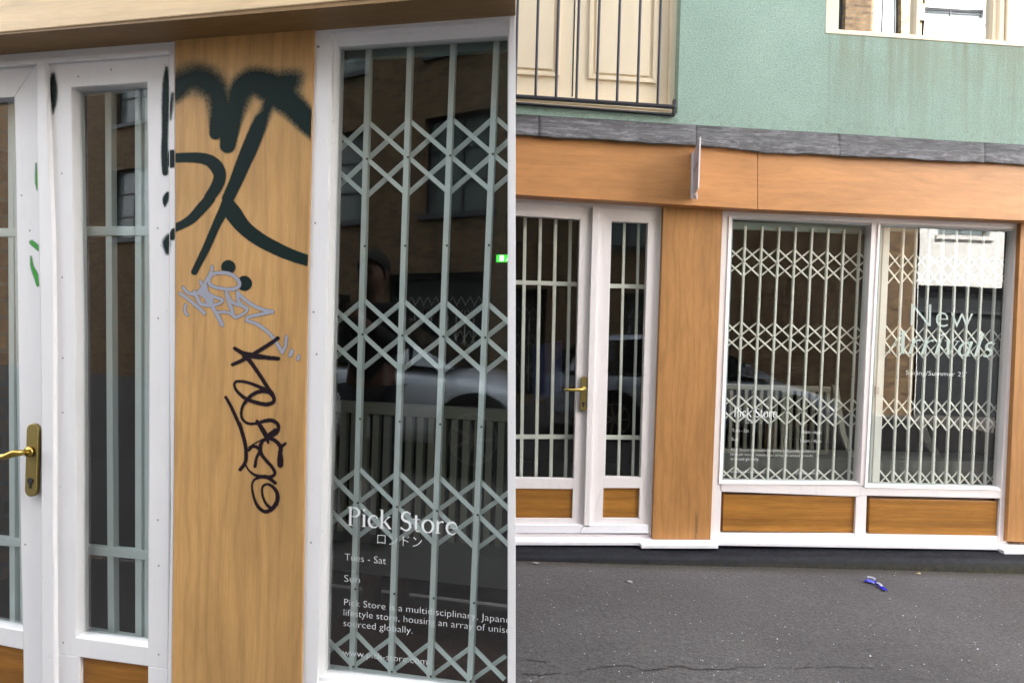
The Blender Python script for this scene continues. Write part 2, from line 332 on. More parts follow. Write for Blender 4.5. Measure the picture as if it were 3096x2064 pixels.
# ------------------------------------------------------------------ mesh helpers
class MB:
    def __init__(s): s.v = []; s.f = []
    def add(s, vs, fs):
        b = len(s.v); s.v += [Vector(x) for x in vs]; s.f += [tuple(b + i for i in f) for f in fs]
    def prism(s, front, back):
        n = len(front)
        s.add(list(front) + list(back), [tuple(range(n)), tuple(range(2 * n - 1, n - 1, -1))] +
              [(i, n + i, n + (i + 1) % n, (i + 1) % n) for i in range(n)])
    def box(s, a, b):
        x0, y0, z0 = a; x1, y1, z1 = b
        s.prism([(x0, y0, z0), (x1, y0, z0), (x1, y0, z1), (x0, y0, z1)], [(x0, y1, z0), (x1, y1, z0), (x1, y1, z1), (x0, y1, z1)])
    def tube(s, p0, p1, r0, r1=None, k=12):
        p0, p1 = Vector(p0), Vector(p1); r1 = r0 if r1 is None else r1
        d = (p1 - p0).normalized(); a = d.orthogonal().normalized(); c = d.cross(a)
        A = [p0 + (a * math.cos(t) + c * math.sin(t)) * r0 for t in [2 * math.pi * i / k for i in range(k)]]
        B = [p1 + (a * math.cos(t) + c * math.sin(t)) * r1 for t in [2 * math.pi * i / k for i in range(k)]]
        s.prism(A, B)
    def path(s, pts, rad, k=12):
        pts = [Vector(p) for p in pts]; rings = []
        for i, p in enumerate(pts):
            d = (pts[min(i + 1, len(pts) - 1)] - pts[max(i - 1, 0)]).normalized()
            a = d.cross(Vector((0, 1, 0.01))).normalized(); c = d.cross(a); r = rad[i] if isinstance(rad, (list, tuple)) else rad
            rings.append([p + (a * math.cos(t) + c * math.sin(t)) * r for t in [2 * math.pi * j / k for j in range(k)]])
        vs = [q for rg in rings for q in rg]; fs = [tuple(range(k - 1, -1, -1)), tuple((len(rings) - 1) * k + j for j in range(k))]
        for i in range(len(rings) - 1):
            for j in range(k): fs.append((i * k + j, i * k + (j + 1) % k, (i + 1) * k + (j + 1) % k, (i + 1) * k + j))
        s.add(vs, fs)
CLIP = None                                                 # party-wall plane for the near shop (world co, normal)
def link(name, parent=None):
    pass
def build(name, mb, m, parent, fr, bevel=0.0, smooth=False, base=None, label=None, mats=None, fmat=None):
    """mb vertices are in frame-local coordinates; the object gets the frame's axes, its origin at the parent's"""
    me = bpy.data.meshes.new(name)
    org = Vector(parent['_o']) if parent is not None else Vector(base if base is not None else (0, 0, 0))
    me.from_pydata([tuple(v - org) for v in mb.v], [], mb.f)
    me.update()
    bm = bmesh.new(); bm.from_mesh(me)
    bmesh.ops.recalc_face_normals(bm, faces=bm.faces)
    if CLIP is not None and fr is FL:
        pl = FL.Mi @ (CLIP[0] - FL.O) - org; nn = FL.Mi @ CLIP[1]
        geom = bm.verts[:] + bm.edges[:] + bm.faces[:]
        r = bmesh.ops.bisect_plane(bm, geom=geom, plane_co=pl, plane_no=nn, clear_outer=True)
        ed = [e for e in r['geom_cut'] if isinstance(e, bmesh.types.BMEdge)]
        if ed:
            try: bmesh.ops.holes_fill(bm, edges=ed, sides=0)
            except Exception: pass
    bm.to_mesh(me); bm.free()
    for mm in (mats or [m]): me.materials.append(mm)
    if fmat:
        for p in me.polygons: p.material_index = fmat(p)
    if smooth:
        for p in me.polygons: p.use_smooth = True
    o = bpy.data.objects.new(name, me); COL.objects.link(o)
    if parent is not None:
        o.parent = parent
    else:
        o.matrix_world = Matrix.Translation(fr.O + fr.M @ org) @ fr.M.to_4x4()
    o['_o'] = tuple(org)
    if bevel:
        b = o.modifiers.new('bevel', 'BEVEL'); b.width = bevel; b.segments = 2; b.limit_method = 'ANGLE'; b.angle_limit = math.radians(40); b.use_clamp_overlap = True
    if label: o['label'] = label
    return o
def thing(name, label, cat, fr, base, group=None):
    e = bpy.data.objects.new(name, None); COL.objects.link(e); e.empty_display_size = .1
    base = Vector(base); e.matrix_world = Matrix.Translation(fr.O + fr.M @ base) @ fr.M.to_4x4(); e['_o'] = tuple(base)
    e['label'] = label; e['category'] = cat
    if group: e['group'] = group
    return e
def tag(o, label=None, cat=None, group=None, kind=None):
    for k, v in (('label', label), ('category', cat), ('group', group), ('kind', kind)):
        if v: o[k] = v
    return o
def L(fr, p, w): return fr.loc(p[0], p[1], w)
def quad(mb, fr, pts, w1, w0):
    """solid whose front face covers the photo points pts at w1, going straight back to w0"""
    fp = [L(fr, p, w1) for p in pts]; mb.prism(fp, [Vector((v[0], -w0, v[2])) for v in fp])
def ring(mb, fr, outer, inner, w1, w0, wi=None):
    """picture frame: flat from outer to inner at w1 (or bevelled down to wi at the inner edge), back at w0"""
    wi = w1 if wi is None else wi
    a = [L(fr, p, w1) for p in outer]; b = [L(fr, p, wi) for p in inner]
    c = [Vector((v[0], -w0, v[2])) for v in a]; d = [Vector((v[0], -w0, v[2])) for v in b]; n = len(a); fs = []
    for i in range(n):
        j = (i + 1) % n
        fs += [(i, j, n + j, n + i), (n + i, n + j, 3 * n + j, 3 * n + i), (i, 2 * n + i, 2 * n + j, j), (2 * n + i, 3 * n + i, 3 * n + j, 2 * n + j)]
    mb.add(a + b + c + d, fs)
def pane(mb, fr, pts, w, t=.006):
    fp = [L(fr, p, w) for p in pts]; mb.prism(fp, [v + Vector((0, t, 0)) for v in fp])
def lerp(a, b, t): return a + (b - a) * t
def lerp2(a, b, t): return (lerp(a[0], b[0], t), lerp(a[1], b[1], t))

# text from Blender's built-in font
def text_mesh(body):
    c = bpy.data.curves.new('t', 'FONT'); c.body = body; c.resolution_u = 3; c.offset = -0.016
    o = bpy.data.objects.new('t', c); COL.objects.link(o)
    dg = bpy.context.evaluated_depsgraph_get(); me = bpy.data.meshes.new_from_object(o.evaluated_get(dg))
    vs = [tuple(v.co) for v in me.vertices]; fs = [tuple(p.vertices) for p in me.polygons]
    bpy.data.objects.remove(o, do_unlink=True); bpy.data.curves.remove(c); bpy.data.meshes.remove(me)
    return vs, fs
def line(parent, fr, body, p0, p1, cap, w, material, vf=None, label=None):
    mb = MB(); put_text(mb, fr, body, p0, p1, cap, w, vf=vf); return build('lettering', mb, material, parent, fr, label=label)
def put_text(mb, fr, body, p0, p1, cap, w, clip_u=None, vf=None):
    vs, fs = vf or text_mesh(body)
    x0 = min(v[0] for v in vs); x1 = max(v[0] for v in vs)
    a = L(fr, p0, w); b = L(fr, p1, w); d = b - a; up = Vector((-d.z, 0, d.x)).normalized()
    h = (L(fr, (p0[0], p0[1] - cap), w) - a).length / (0.682 if vf is None else 1.0)
    out = [a + d * ((v[0] - x0) / (x1 - x0)) + up * (v[1] * h) + Vector((0, -(v[2] if len(v) > 2 else 0), 0)) for v in vs]
    mb.add(out, fs)
# serif lettering drawn with a broad pen
def arc(cx_, cy_, rx, ry, a0, a1, n=12): return [(cx_ + rx * math.cos(math.radians(lerp(a0, a1, i / n))), cy_ + ry * math.sin(math.radians(lerp(a0, a1, i / n)))) for i in range(n + 1)]
TH, TK = .035, .12
def pen(pts, wf):
    return [(x, y, wf(i / (len(pts) - 1)) if callable(wf) else wf) for i, (x, y) in enumerate(pts)]
def serif(x, y, hw=.13): return pen([(x - hw, y), (x + hw, y)], TH)
def bump(lo, hi): return lambda t: lo + (hi - lo) * math.sin(math.pi * t)
def glyph(ch):
    X = .66
    if ch == 'P': return .68, [pen([(.15, 0), (.15, 1)], TK), serif(.15, .015, .14), serif(.12, .985, .12), pen([(.15, .98), (.30, .98)] + arc(.33, .74, .27, .24, 90, -90) + [(.15, .5)], bump(.03, .13))]
    if ch == 'i': return .33, [pen([(.16, 0), (.16, X)], TK), serif(.16, .015, .12), serif(.11, X - .015, .07), pen([(.16, .84), (.16, .95)], .11)]
    if ch == 'c': return .56, [pen(arc(.32, .33, .26, .32, 45, 320), bump(.03, .13)), pen([(.48, .50), (.47, .58)], .09)]
    if ch == 'k': return .66, [pen([(.14, 0), (.14, 1)], TK), serif(.14, .015, .12), serif(.09, .985, .07), pen([(.18, .28), (.50, X - .02)], TH + .01), pen([(.28, .38), (.56, .02)], TK), serif(.57, .015, .10), serif(.50, X - .015, .10)]
    if ch == 'S': return .62, [pen(arc(.32, .74, .21, .24, 40, 235) + [(.32, .5)] + arc(.30, .26, .23, .25, 60, -150), bump(.05, .14)), pen([(.50, .80), (.51, .97)], TH), pen([(.07, .20), (.06, .03)], TH)]
    if ch == 't': return .42, [pen([(.17, .86), (.17, .12)], TK), pen(arc(.27, .12, .10, .11, 180, 320), TH + .02), pen([(.02, X - .015), (.36, X - .015)], TH + .01)]
    if ch == 'o': return .64, [pen(arc(.32, .33, .26, .33, 0, 360, 24), lambda t: .045 + .085 * abs(math.cos(2 * math.pi * t)))]
    if ch == 'r': return .50, [pen([(.14, 0), (.14, X)], TK), serif(.15, .015, .13), serif(.09, X - .015, .07), pen([(.16, .42), (.24, .58), (.34, .64), (.42, .60)], lambda t: TH + .07 * t)]
    if ch == 'e': return .60, [pen(arc(.32, .33, .25, .32, 0, 318), bump(.04, .13)), pen([(.08, .35), (.57, .35)], TH)]
    if ch == 'A': return .82, [pen([(.08, 0), (.40, 1)], TH + .005), pen([(.42, 1), (.70, 0)], TK + .02), pen([(.18, .33), (.60, .33)], TH), serif(.08, .015, .11), serif(.70, .015, .14)]
    if ch == 'v': return .62, [pen([(.12, X), (.32, 0)], TK), pen([(.32, .02), (.54, .62)], TH + .01), serif(.10, X - .015, .11), serif(.52, X - .015, .09)]
    if ch == 'a': return .62, [pen(arc(.26, .30, .20, .29, 40, 320), bump(.04, .12)), pen([(.46, X), (.46, .05)], TK), serif(.50, .015, .09), pen([(.18, X - .03), (.46, X - .02)], TH)]
    if ch == 'l': return .33, [pen([(.16, 0), (.16, 1.05)], TK), serif(.18, .015, .11), serif(.10, 1.03, .07)]
    if ch == 's': return .52, [pen(arc(.27, .48, .15, .16, 35, 235, 8) + [(.27, .33)] + arc(.25, .17, .17, .16, 60, -150, 8), bump(.05, .12)), pen([(.41, .50), (.42, .64)], TH), pen([(.07, .15), (.06, .02)], TH)]
    return .35, []
def serif_word(word, slant=0.0, spacing=.02):
    vs, fs, x, lay = [], [], 0.0, 0
    for ch in word:
        adv, strokes = glyph(ch)
        for st in strokes:
            b = len(vs); lay += 1
            for i, (px_, py_, wd) in enumerate(st):
                q, r_ = st[min(i + 1, len(st) - 1)], st[max(i - 1, 0)]
                dx, dy = q[0] - r_[0], q[1] - r_[1]; n = math.hypot(dx, dy) or 1; nx, ny = -dy / n * wd / 2, dx / n * wd / 2
                for sg in (1, -1):
                    X_, Y_ = px_ + sg * nx, py_ + sg * ny; vs.append((x + X_ + slant * Y_, Y_, (lay % 5) * .00012))
            for i in range(len(st) - 1): fs.append((b + 2 * i, b + 2 * i + 1, b + 2 * i + 3, b + 2 * i + 2))
        x += adv + spacing
    return vs, fs

# graffiti: how much paint covers each spot, from strokes given as (x, y, radius, softness)
def spline(pts, k=5):
    P = np.array(pts, float); out = []
    for i in range(len(P) - 1):
        p0, p1, p2, p3 = P[max(i - 1, 0)], P[i], P[i + 1], P[min(i + 2, len(P) - 1)]
        for t in np.linspace(0, 1, k, endpoint=False):
            out.append(.5 * (2 * p1 + (p2 - p0) * t + (2 * p0 - 5 * p1 + 4 * p2 - p3) * t * t + (3 * p1 - p0 - 3 * p2 + p3) * t ** 3))
    out.append(P[-1]); return np.array(out)
def coverage(gx, gy, strokes):
    cov = np.zeros(gx.shape)
    for st in strokes:
        S = spline(st) if len(st) > 1 else np.array([st[0], st[0]], float)
        for a, b in zip(S[:-1], S[1:]):
            rm = max(a[2] + a[3], b[2] + b[3]) * 1.1
            mk = (gx > min(a[0], b[0]) - rm) & (gx < max(a[0], b[0]) + rm) & (gy > min(a[1], b[1]) - rm) & (gy < max(a[1], b[1]) + rm)
            if not mk.any(): continue
            X, Y = gx[mk], gy[mk]; d = b[:2] - a[:2]; dd = max(1e-9, d @ d)
            t = np.clip(((X - a[0]) * d[0] + (Y - a[1]) * d[1]) / dd, 0, 1)
            dist = np.hypot(X - a[0] - t * d[0], Y - a[1] - t * d[1]); r = a[2] + t * (b[2] - a[2]); s = np.maximum(a[3] + t * (b[3] - a[3]), 1.2)
            c = np.clip((r + s * .5 - dist) / s, 0, 1); c = c * c * (3 - 2 * c)
            cov[mk] = np.maximum(cov[mk], c)
    return cov
def paint_patch(name, fr, parent, x0, x1, y0, y1, w, step, layers, material):
    """x0, x1: left and right edge as functions of y, so the film stays on its board"""
    ny = int((y1 - y0) / step); nx = int((x1(y0) - x0(y0)) / step)
    T, S = np.meshgrid(np.linspace(0, 1, nx + 1), np.linspace(y0, y1, ny + 1))
    gx = np.array([x0(y) for y in S[:, 0]])[:, None] * (1 - T) + np.array([x1(y) for y in S[:, 0]])[:, None] * T; gy = S
    cov = {k: coverage(gx, gy, st) for k, st in layers.items()}
    tot = sum(cov.values()) > 0.003
    idx = -np.ones(gx.shape, int); fs = []; use = np.zeros(gx.shape, bool)
    cell = tot[:-1, :-1] | tot[1:, :-1] | tot[:-1, 1:] | tot[1:, 1:]
    ii, jj = np.nonzero(cell)
    for a, b in ((0, 0), (1, 0), (0, 1), (1, 1)): use[ii + a, jj + b] = True
    idx[use] = np.arange(use.sum())
    vi, vj = np.nonzero(use)
    mb = MB(); mb.v = [fr.loc(gx[i, j], gy[i, j], w) for i, j in zip(vi, vj)]
    mb.f = [(int(idx[i, j]), int(idx[i, j + 1]), int(idx[i + 1, j + 1]), int(idx[i + 1, j])) for i, j in zip(ii, jj)]
    org = Vector(parent['_o']); me = bpy.data.meshes.new(name)
    me.from_pydata([tuple(v - org) for v in mb.v], [], mb.f); me.materials.append(material)
    for k in cov:
        at = me.attributes.new(k, 'FLOAT', 'POINT'); at.data.foreach_set('value', cov[k][vi, vj].astype(np.float32))
    o = bpy.data.objects.new(name, me); COL.objects.link(o); o.parent = parent; o['_o'] = tuple(org); return o

# ------------------------------------------------------------------ folding grille and barred grille
def grille(fr, label, group, tops, bots, ytl, ytr, ybl, ybr, rows, material, wz, clip=None, bw=.014, sw=.010, extra=(1, 1), end_post=None):
    """tops/bots: photo x of each upright at its ends; rows: (kind, y at first, y at last, half height)"""
    n = len(tops)
    base = L(fr, (bots[0], ybl), -wz); t = thing('folding_security_grille', label, 'security grille', fr, base, group)
    def up_px(i, y):      # photo point on upright i (may be fractional/outside) at height given by y at first upright row
        tx = np.interp(i, range(n), tops) if 0 <= i <= n - 1 else (tops[0] + i * (tops[1] - tops[0]) if i < 0 else tops[-1] + (i - n + 1) * (tops[-1] - tops[-2]))
        bx = np.interp(i, range(n), bots) if 0 <= i <= n - 1 else (bots[0] + i * (bots[1] - bots[0]) if i < 0 else bots[-1] + (i - n + 1) * (bots[-1] - bots[-2]))
        yt, yb = lerp(ytl, ytr, i / (n - 1)), lerp(ybl, ybr, i / (n - 1)); k = (y - yt) / (yb - yt)
        return (lerp(tx, bx, k), y)
    def P(i, y0, y1, w): return L(fr, up_px(i, lerp(y0, y1, i / (n - 1))), w)
    for i in range(n):
        mb = MB(); a = P(i, ytl, ytr, -wz); b = P(i, ybl, ybr, -wz)
        for dx0, dx1, w1, w0 in ((-bw / 2, bw / 2, -wz + .012, -wz + .009), (-bw / 2, -bw / 2 + .002, -wz + .009, -wz - .004), (bw / 2 - .002, bw / 2, -wz + .009, -wz - .004)):
            mb.prism([(a.x + dx0, -w1, a.z), (a.x + dx1, -w1, a.z), (b.x + dx1, -w1, b.z), (b.x + dx0, -w1, b.z)], [(a.x + dx0, -w0, a.z), (a.x + dx1, -w0, a.z), (b.x + dx1, -w0, b.z), (b.x + dx0, -w0, b.z)])
        u = build('upright', mb, material, t, fr, bevel=.001)
        for kind, y0, y1, hh in rows:
            rv = MB(); c = P(i, y0, y1, -wz + .013); rv.tube((c.x, c.y, c.z), (c.x, c.y - .0015, c.z), .0032, .0026, 8)
            build('rivet', rv, M['rivet'], u, fr)
    zmin = min(L(fr, up_px(0, ybl), -wz).z, L(fr, up_px(n - 1, ybr), -wz).z)
    for kind, y0, y1, hh in rows:
        if kind != 'band': continue
        for i in range(-1 - extra[0], n + extra[1] - 1):
            for sg, dw in ((1, .007), (-1, .001)):
                c = []
                for q in ((i, -hh * sg), (i + 2, hh * sg)):
                    c.append(P(q[0], y0 + q[1], y1 + q[1], -wz + dw))
                a, b = c; lo = -extra[0] * 1.0 if extra[0] else -.0
                ulo = P(0 - extra[0] * .999, y0, y1, -wz).x - bw * .3; uhi = P(n - 1 + extra[1] * .999, y0, y1, -wz).x + bw * .3
                if clip: ulo, uhi = max(ulo, clip[0]), min(uhi, clip[1])
                def cut(p, q, u): k = (u - p.x) / (q.x - p.x); return p.lerp(q, k)
                if b.x < ulo or a.x > uhi: continue
                if a.x < ulo: a = cut(a, b, ulo)
                if b.x > uhi: b = cut(a, b, uhi)
                zf = zmin + .004
                if a.z < zf and b.z < zf: continue
                if a.z < zf: a = b.lerp(a, (b.z - zf) / (b.z - a.z))
                if b.z < zf: b = a.lerp(b, (a.z - zf) / (a.z - b.z))
                d = (b - a); d.y = 0
                if d.length < .01: continue
                d.normalize(); nn = Vector((-d.z, 0, d.x)) * sw / 2
                tl_ = Vector((0, .0045 if sg < 0 else -.0012, 0)); f4 = (a + nn - tl_ * (1 if sg > 0 else .0), b + nn - tl_ * (1 if sg > 0 else .0), b - nn + (tl_ if sg < 0 else -tl_ * 0), a - nn + (tl_ if sg < 0 else -tl_ * 0)); mb = MB(); mb.prism(list(f4), [v + Vector((0, .003, 0)) for v in f4])
                build('lattice_strip', mb, material, t, fr, bevel=.0006)
    xs = [P(-.9 * extra[0], ytl, ytr, 0).x, P(n - 1 + .9 * extra[1], ytl, ytr, 0).x]
    if clip: xs = [max(xs[0], clip[0]), min(xs[1], clip[1])]
    for nm, ya, yb, h0, h1 in (('top_track', ytl, ytr, -.02, .03), ('bottom_track', ybl, ybr, -.012, .006)):
        a, b = P(0, ya, yb, -wz), P(n - 1, ya, yb, -wz); k = (b.z - a.z) / (b.x - a.x); mb = MB()
        za, zb = a.z + k * (xs[0] - a.x), a.z + k * (xs[1] - a.x); y_ = -(-wz + (.016 if nm[0] == 'b' else -.002)); y2 = y_ + .02
        mb.prism([(xs[0], y_, za + h0), (xs[1], y_, zb + h0), (xs[1], y_, zb + h1), (xs[0], y_, za + h1)], [(xs[0], y2, za + h0), (xs[1], y2, zb + h0), (xs[1], y2, zb + h1), (xs[0], y2, za + h1)])
        build(nm, mb, M['gasket'] if nm[0] == 't' else material, t, fr, bevel=.001)  # top track coloured darker to carry the shade at the glass head
    return t
def bars(fr, label, group, corners, tops, bots, mids, material, wz, bw=.018, mh=.028, frame=.012):
    """welded grille of square bars; corners TL TR BR BL in photo points; mids: (y left, y right)"""
    tl, tr, br, bl = corners; t = thing('barred_security_grille', label, 'security grille', fr, L(fr, bl, -wz), group)
    fr_ = MB(); inn = []
    cxm = sum(p[0] for p in corners) / 4; cym = sum(p[1] for p in corners) / 4; sc = F / 4.25 if fr is FR else F / 1.9
    for p in corners: inn.append((p[0] + (1 if p[0] < cxm else -1) * frame * sc, p[1] + (1 if p[1] < cym else -1) * frame * sc))
    ring(fr_, fr, corners, inn, -wz + .001, -wz - .02)
    build('frame', fr_, material, t, fr, bevel=.001)
    for a, b in zip(tops, bots):
        k = (a - tl[0]) / (tr[0] - tl[0]); yt, yb = lerp(tl[1], tr[1], k), lerp(bl[1], br[1], k); mb = MB()
        p, q = L(fr, (a, yt), -wz), L(fr, (b, yb), -wz); h = bw / 2
        mb.prism([(p.x - h, wz, p.z), (p.x + h, wz, p.z), (q.x + h, wz, q.z), (q.x - h, wz, q.z)], [(p.x - h, wz + bw, p.z), (p.x + h, wz + bw, p.z), (q.x + h, wz + bw, q.z), (q.x - h, wz + bw, q.z)])
        build('upright_bar', mb, material, t, fr, bevel=.0012)
    for ya, yb in mids:
        k = (ya - tl[1]) / (bl[1] - tl[1]); xa, xb = lerp(tl[0], bl[0], k), lerp(tr[0], br[0], k)
        p, q = L(fr, (xa, ya), -wz), L(fr, (xb, yb), -wz); h = mh / 2; mb = MB(); y_ = wz - .003
        mb.prism([(p.x, y_, p.z - h), (q.x, y_, q.z - h), (q.x, y_, q.z + h), (p.x, y_, p.z + h)], [(p.x, y_ + .02, p.z - h), (q.x, y_ + .02, q.z - h), (q.x, y_ + .02, q.z + h), (p.x, y_ + .02, p.z + h)])
        build('cross_bar', mb, material, t, fr, bevel=.0015)
    return t
def handle(fr, door, plate, lever, sc_name='door_handle'):
    """plate: x0, x1, y0, y1 of its face; lever: spindle point and tip"""
    x0, x1, y0, y1 = plate; w1 = .014; mb = MB()
    a, b = L(fr, (x0, y0), w1), L(fr, (x1, y1), w1); r = (b.x - a.x) / 2; cxx = (a.x + b.x) / 2; pts = []
    lean = (L(fr, ((x0 + x1) / 2 - (y1 - y0) * (.0315 if fr is FR else 0), y1), w1).x - cxx) if False else 0
    for i in range(13): t = math.pi * i / 12; pts.append((cxx + r * math.cos(t), -w1, a.z - r + r * math.sin(t)))
    for i in range(13): t = math.pi + math.pi * i / 12; pts.append((cxx + r * math.cos(t), -w1, b.z + r + r * math.sin(t)))
    mb.prism(pts, [(p[0], 0.0, p[2]) for p in pts])
    h = build(sc_name, mb, M['brass_dull'], door, fr, bevel=.002)
    s = L(fr, lever[0], w1); e = L(fr, lever[1], w1 + .05); k = MB(); d = (e.x - s.x)
    k.tube((s.x, -w1, s.z), (s.x, -w1 - .012, s.z), r * .8, r * .7, 16)
    k.path([(s.x, -w1 - .008, s.z), (s.x, -w1 - .03, s.z), (s.x + d * .12, -w1 - .046, s.z), (s.x + d * .4, -w1 - .052, e.z + .001), (s.x + d * .8, -w1 - .05, e.z), (e.x, -w1 - .046, e.z), (e.x - .001, -w1 - .044, e.z)], [.0085, .0085, .010, .0085, .0080, .0075, .004], 14)
    build('lever', k, M['brass'], h, fr, smooth=True)
    k = MB(); kz = lerp(a.z, b.z, .78); k.tube((cxx, -w1 - .0005, kz), (cxx, -w1 - .003, kz), r * .45, r * .45, 14); k.box((cxx - r * .18, -w1 - .002, kz - r * 1.1), (cxx + r * .18, -w1 + .001, kz))
    build('keyhole', k, M['black'], h, fr)
    return h


# ================================================================== FAR SHOPFRONT (right of the picture)
GZ = FR.loc(2316, 1716, .22).z                              # road height at the foot of the black plinth
slope = (FR.loc(3072, 1736, .22).z - FR.loc(1560, 1700, .22).z) / (FR.loc(3072, 1736, .22).x - FR.loc(1560, 1700, .22).x)
gx0 = FR.world(FR.loc(2316, 1716, .22)).x
def gz(x): return GZ + slope * (x - gx0)

def loc0(px, py, w=0): return FR.loc(px, py, w)
B = thing('shop_building', 'green rendered building with orange timber shopfront, large gridded windows and a brass-handled white door', 'building', FR, (0, 0, GZ))
UL, UR = -20.0, 11.0                                          # ends of the building; unseen lengths set to shade the brick opposite
zlead = lambda u: lerp(loc0(1560, 345).z, loc0(3072, 437).z, (u - loc0(1560, 345).x) / (loc0(3072, 437).x - loc0(1560, 345).x))
b_r = loc0(2048, 348).x; b_z = lerp(loc0(1560, 309).z, loc0(2042, 348).z, .5)
w_l = loc0(2496, 88).x; w_z = loc0(2780, 110).z
TOP = 27.0; ZU = 5.0; b_l = b_r - 1.75; w_r = w_l + 1.9  # unseen upper wall raised this high to keep the street in shade
mb = MB(); T = .3
mb.box((UL, 0, zlead(1) - .30), (b_l, T, TOP)); mb.box((b_l, 0, zlead(1) - .30), (b_r, T, b_z)); mb.box((b_r, 0, zlead(1) - .30), (w_l, T, TOP))
mb.box((w_l, 0, zlead(1) - .30), (w_r, T, w_z)); mb.box((w_r, 0, zlead(1) - .30), (UR, T, TOP)); mb.box((b_l, 0, ZU), (b_r, T, TOP)); mb.box((w_l, 0, ZU), (w_r, T, TOP))
build('rendered_wall', mb, M['mint'], B, FR)
mb = MB(); mb.box((UL, T, TOP - .25), (UR, 9, TOP - .05)); build('roof', mb, M['roof'], B, FR)
mb = MB(); mb.box((UL, T, GZ), (UL + .25, 9, TOP - .26)); mb.box((UR - .25, T, GZ), (UR, 9, TOP - .26)); mb.box((UL + .26, 8.7, GZ), (UR - .26, 9, TOP - .26))
build('side_wall', mb, M['brick'], B, FR)
# lead flashing in overlapping lengths
jo = [1400, 1631, 2104, 2538, 2976, 3400]
def topy(px): return lerp(345, 437, (px - 1560) / 1512)
def boty(px): return np.interp(px, [1400, 1560, 2104, 2316, 3072, 3400], [402, 410, 441, 462.6, 497.5, 512])
for i in range(5):
    mb = MB(); xs = np.linspace(jo[i] - (2 if i else 0), jo[i + 1], 40); prof = [(0, -.004), (.0, .010), (.18, .030), (.34, .060), (.42, .092), (.50, .108), (.62, .120), (.80, .134), (.92, .140), (1.0, .143), (1.0, .128)]
    rnd = random.Random(i); ph = [rnd.uniform(0, 6) for _ in range(4)]; vs = []
    for x in xs:
        wob = .0022 * math.sin(x * .021 + ph[0]) + .0016 * math.sin(x * .07 + ph[1]) + rnd.uniform(-.001, .001)
        for j, (t, w_) in enumerate(prof):
            v = loc0(x, lerp(topy(x), boty(x), t), max(w_, 0.0) + (.007 if i % 2 else 0)); vs.append((v.x, -(w_ + (.007 if i % 2 else 0) + (wob * .8 * t)), v.z + (wob if t > .6 else wob * .2)))
    n_ = len(prof); mb.add(vs, [(a * n_ + j, a * n_ + j + 1, (a + 1) * n_ + j + 1, (a + 1) * n_ + j) for a in range(len(xs) - 1) for j in range(n_ - 1)])
    build('lead_flashing', mb, M['lead'], B, FR, smooth=True).modifiers.new('sheet', 'SOLIDIFY').thickness = .004
# fascia boards with the seam
fw_ = .12
def fbot(px): return np.interp(px, [1400, 1560, 2004, 2185, 2316, 3072, 3400], [578, 587, 617.7, 629, 634.3, 665.8, 680])
def fas(a, b):
    mb = MB(); quad(mb, FR, [(a, boty(a) - 12), (b, boty(b) - 12), (b, fbot(b)), (a, fbot(a))], fw_, .01); build('fascia_board', mb, M['fascia'], B, FR, bevel=.003)
fas(1380, 2289.6); fas(2290.8, 3400)
# pilasters
def pil(pts, m_, nm='pilaster', fr=FR, par=None, w=.035): mb = MB(); quad(mb, fr, pts, w, -.06); return build(nm, mb, m_, par or B, fr, bevel=.003)
pil([(2006.5, 600), (2186, 605), (2148, 1632), (1972, 1630)], M['old_wood'])
pil([(3088, 640), (3260, 645), (3225, 1645), (3045, 1636)], M['old_wood'])
# door, side light
def fills(name, parent, polys, material, w1, w0, bevel=.002, fr=FR):
    if name.endswith('surround'):
        for p in polys: mb = MB(); quad(mb, fr, p, w1, w0); o = build(name, mb, material, parent, fr, bevel=bevel)
        return o
    mb = MB()
    for p in polys: quad(mb, fr, p, w1, w0)
    return build(name, mb, material, parent, fr, bevel=bevel)
fills('door_surround', B, [[(1380, 560), (2006, 590), (2004.6, 640), (1380, 600.5)], [(1996, 638), (2007, 640), (1973, 1622), (1962, 1622)],
      [(1380, 1610), (1973, 1616), (1973, 1626), (1380, 1623)]], M['white'], .004, -.06)
fills('door_surround', B, [[(1792.5, 624), (1811.5, 625), (1783, 1593), (1765.5, 1593)]], M['white'], .022, -.05)
D = fills('door', B, [[(1791.6, 627), (1753.2, 664), (1734.7, 1445.5), (1732, 1477), (1729.7, 1566.5), (1766.5, 1587)],
                      [(1380, 601.5), (1791.6, 627), (1753.2, 664), (1380, 640)], [(1380, 1441), (1734.7, 1446.5), (1732, 1477.6), (1380, 1475)],
                      [(1380, 1565), (1729.7, 1566.5), (1766.5, 1587), (1380, 1587)]], M['white'], -.006, -.05)
mb = MB(); pane(mb, FR, [(1360, 636), (1756, 660), (1738, 1450), (1360, 1445)], -.035); build('glass_pane', mb, M['glass'], D, FR)
fills('wooden_panel', D, [[(1380, 1470), (1735, 1474), (1733, 1570), (1380, 1568)]], M['panel'], -.02, -.04)
handle(FR, D, (1756.6, 1773, 1137, 1243), ((1764, 1175), (1708, 1178)))
fills('door_weatherboard', D, [[(1380, 1586), (1764, 1587), (1751, 1611), (1380, 1611)]], M['white_sill'], .02, -.02)
S = fills('side_window', B, [[(1811, 629), (1996, 640), (1959.5, 674), (1849.4, 669)], [(1811, 629), (1849.4, 669), (1829.5, 1440.5), (1783, 1587)],
                             [(1996, 640), (1963, 1587), (1937, 1443), (1959.5, 674)],
                             [(1783, 1587), (1829.5, 1440.5), (1937, 1443), (1963, 1587), (1931, 1566), (1934.6, 1475), (1824.5, 1474.5), (1822, 1565)],
                             [(1783, 1587), (1822, 1565), (1931, 1566), (1963, 1587)]], M['white'], -.003, -.05)
mb = MB(); pane(mb, FR, [(1846, 665), (1963, 670), (1941, 1447), (1826, 1445)], -.035); build('glass_pane', mb, M['glass'], S, FR)
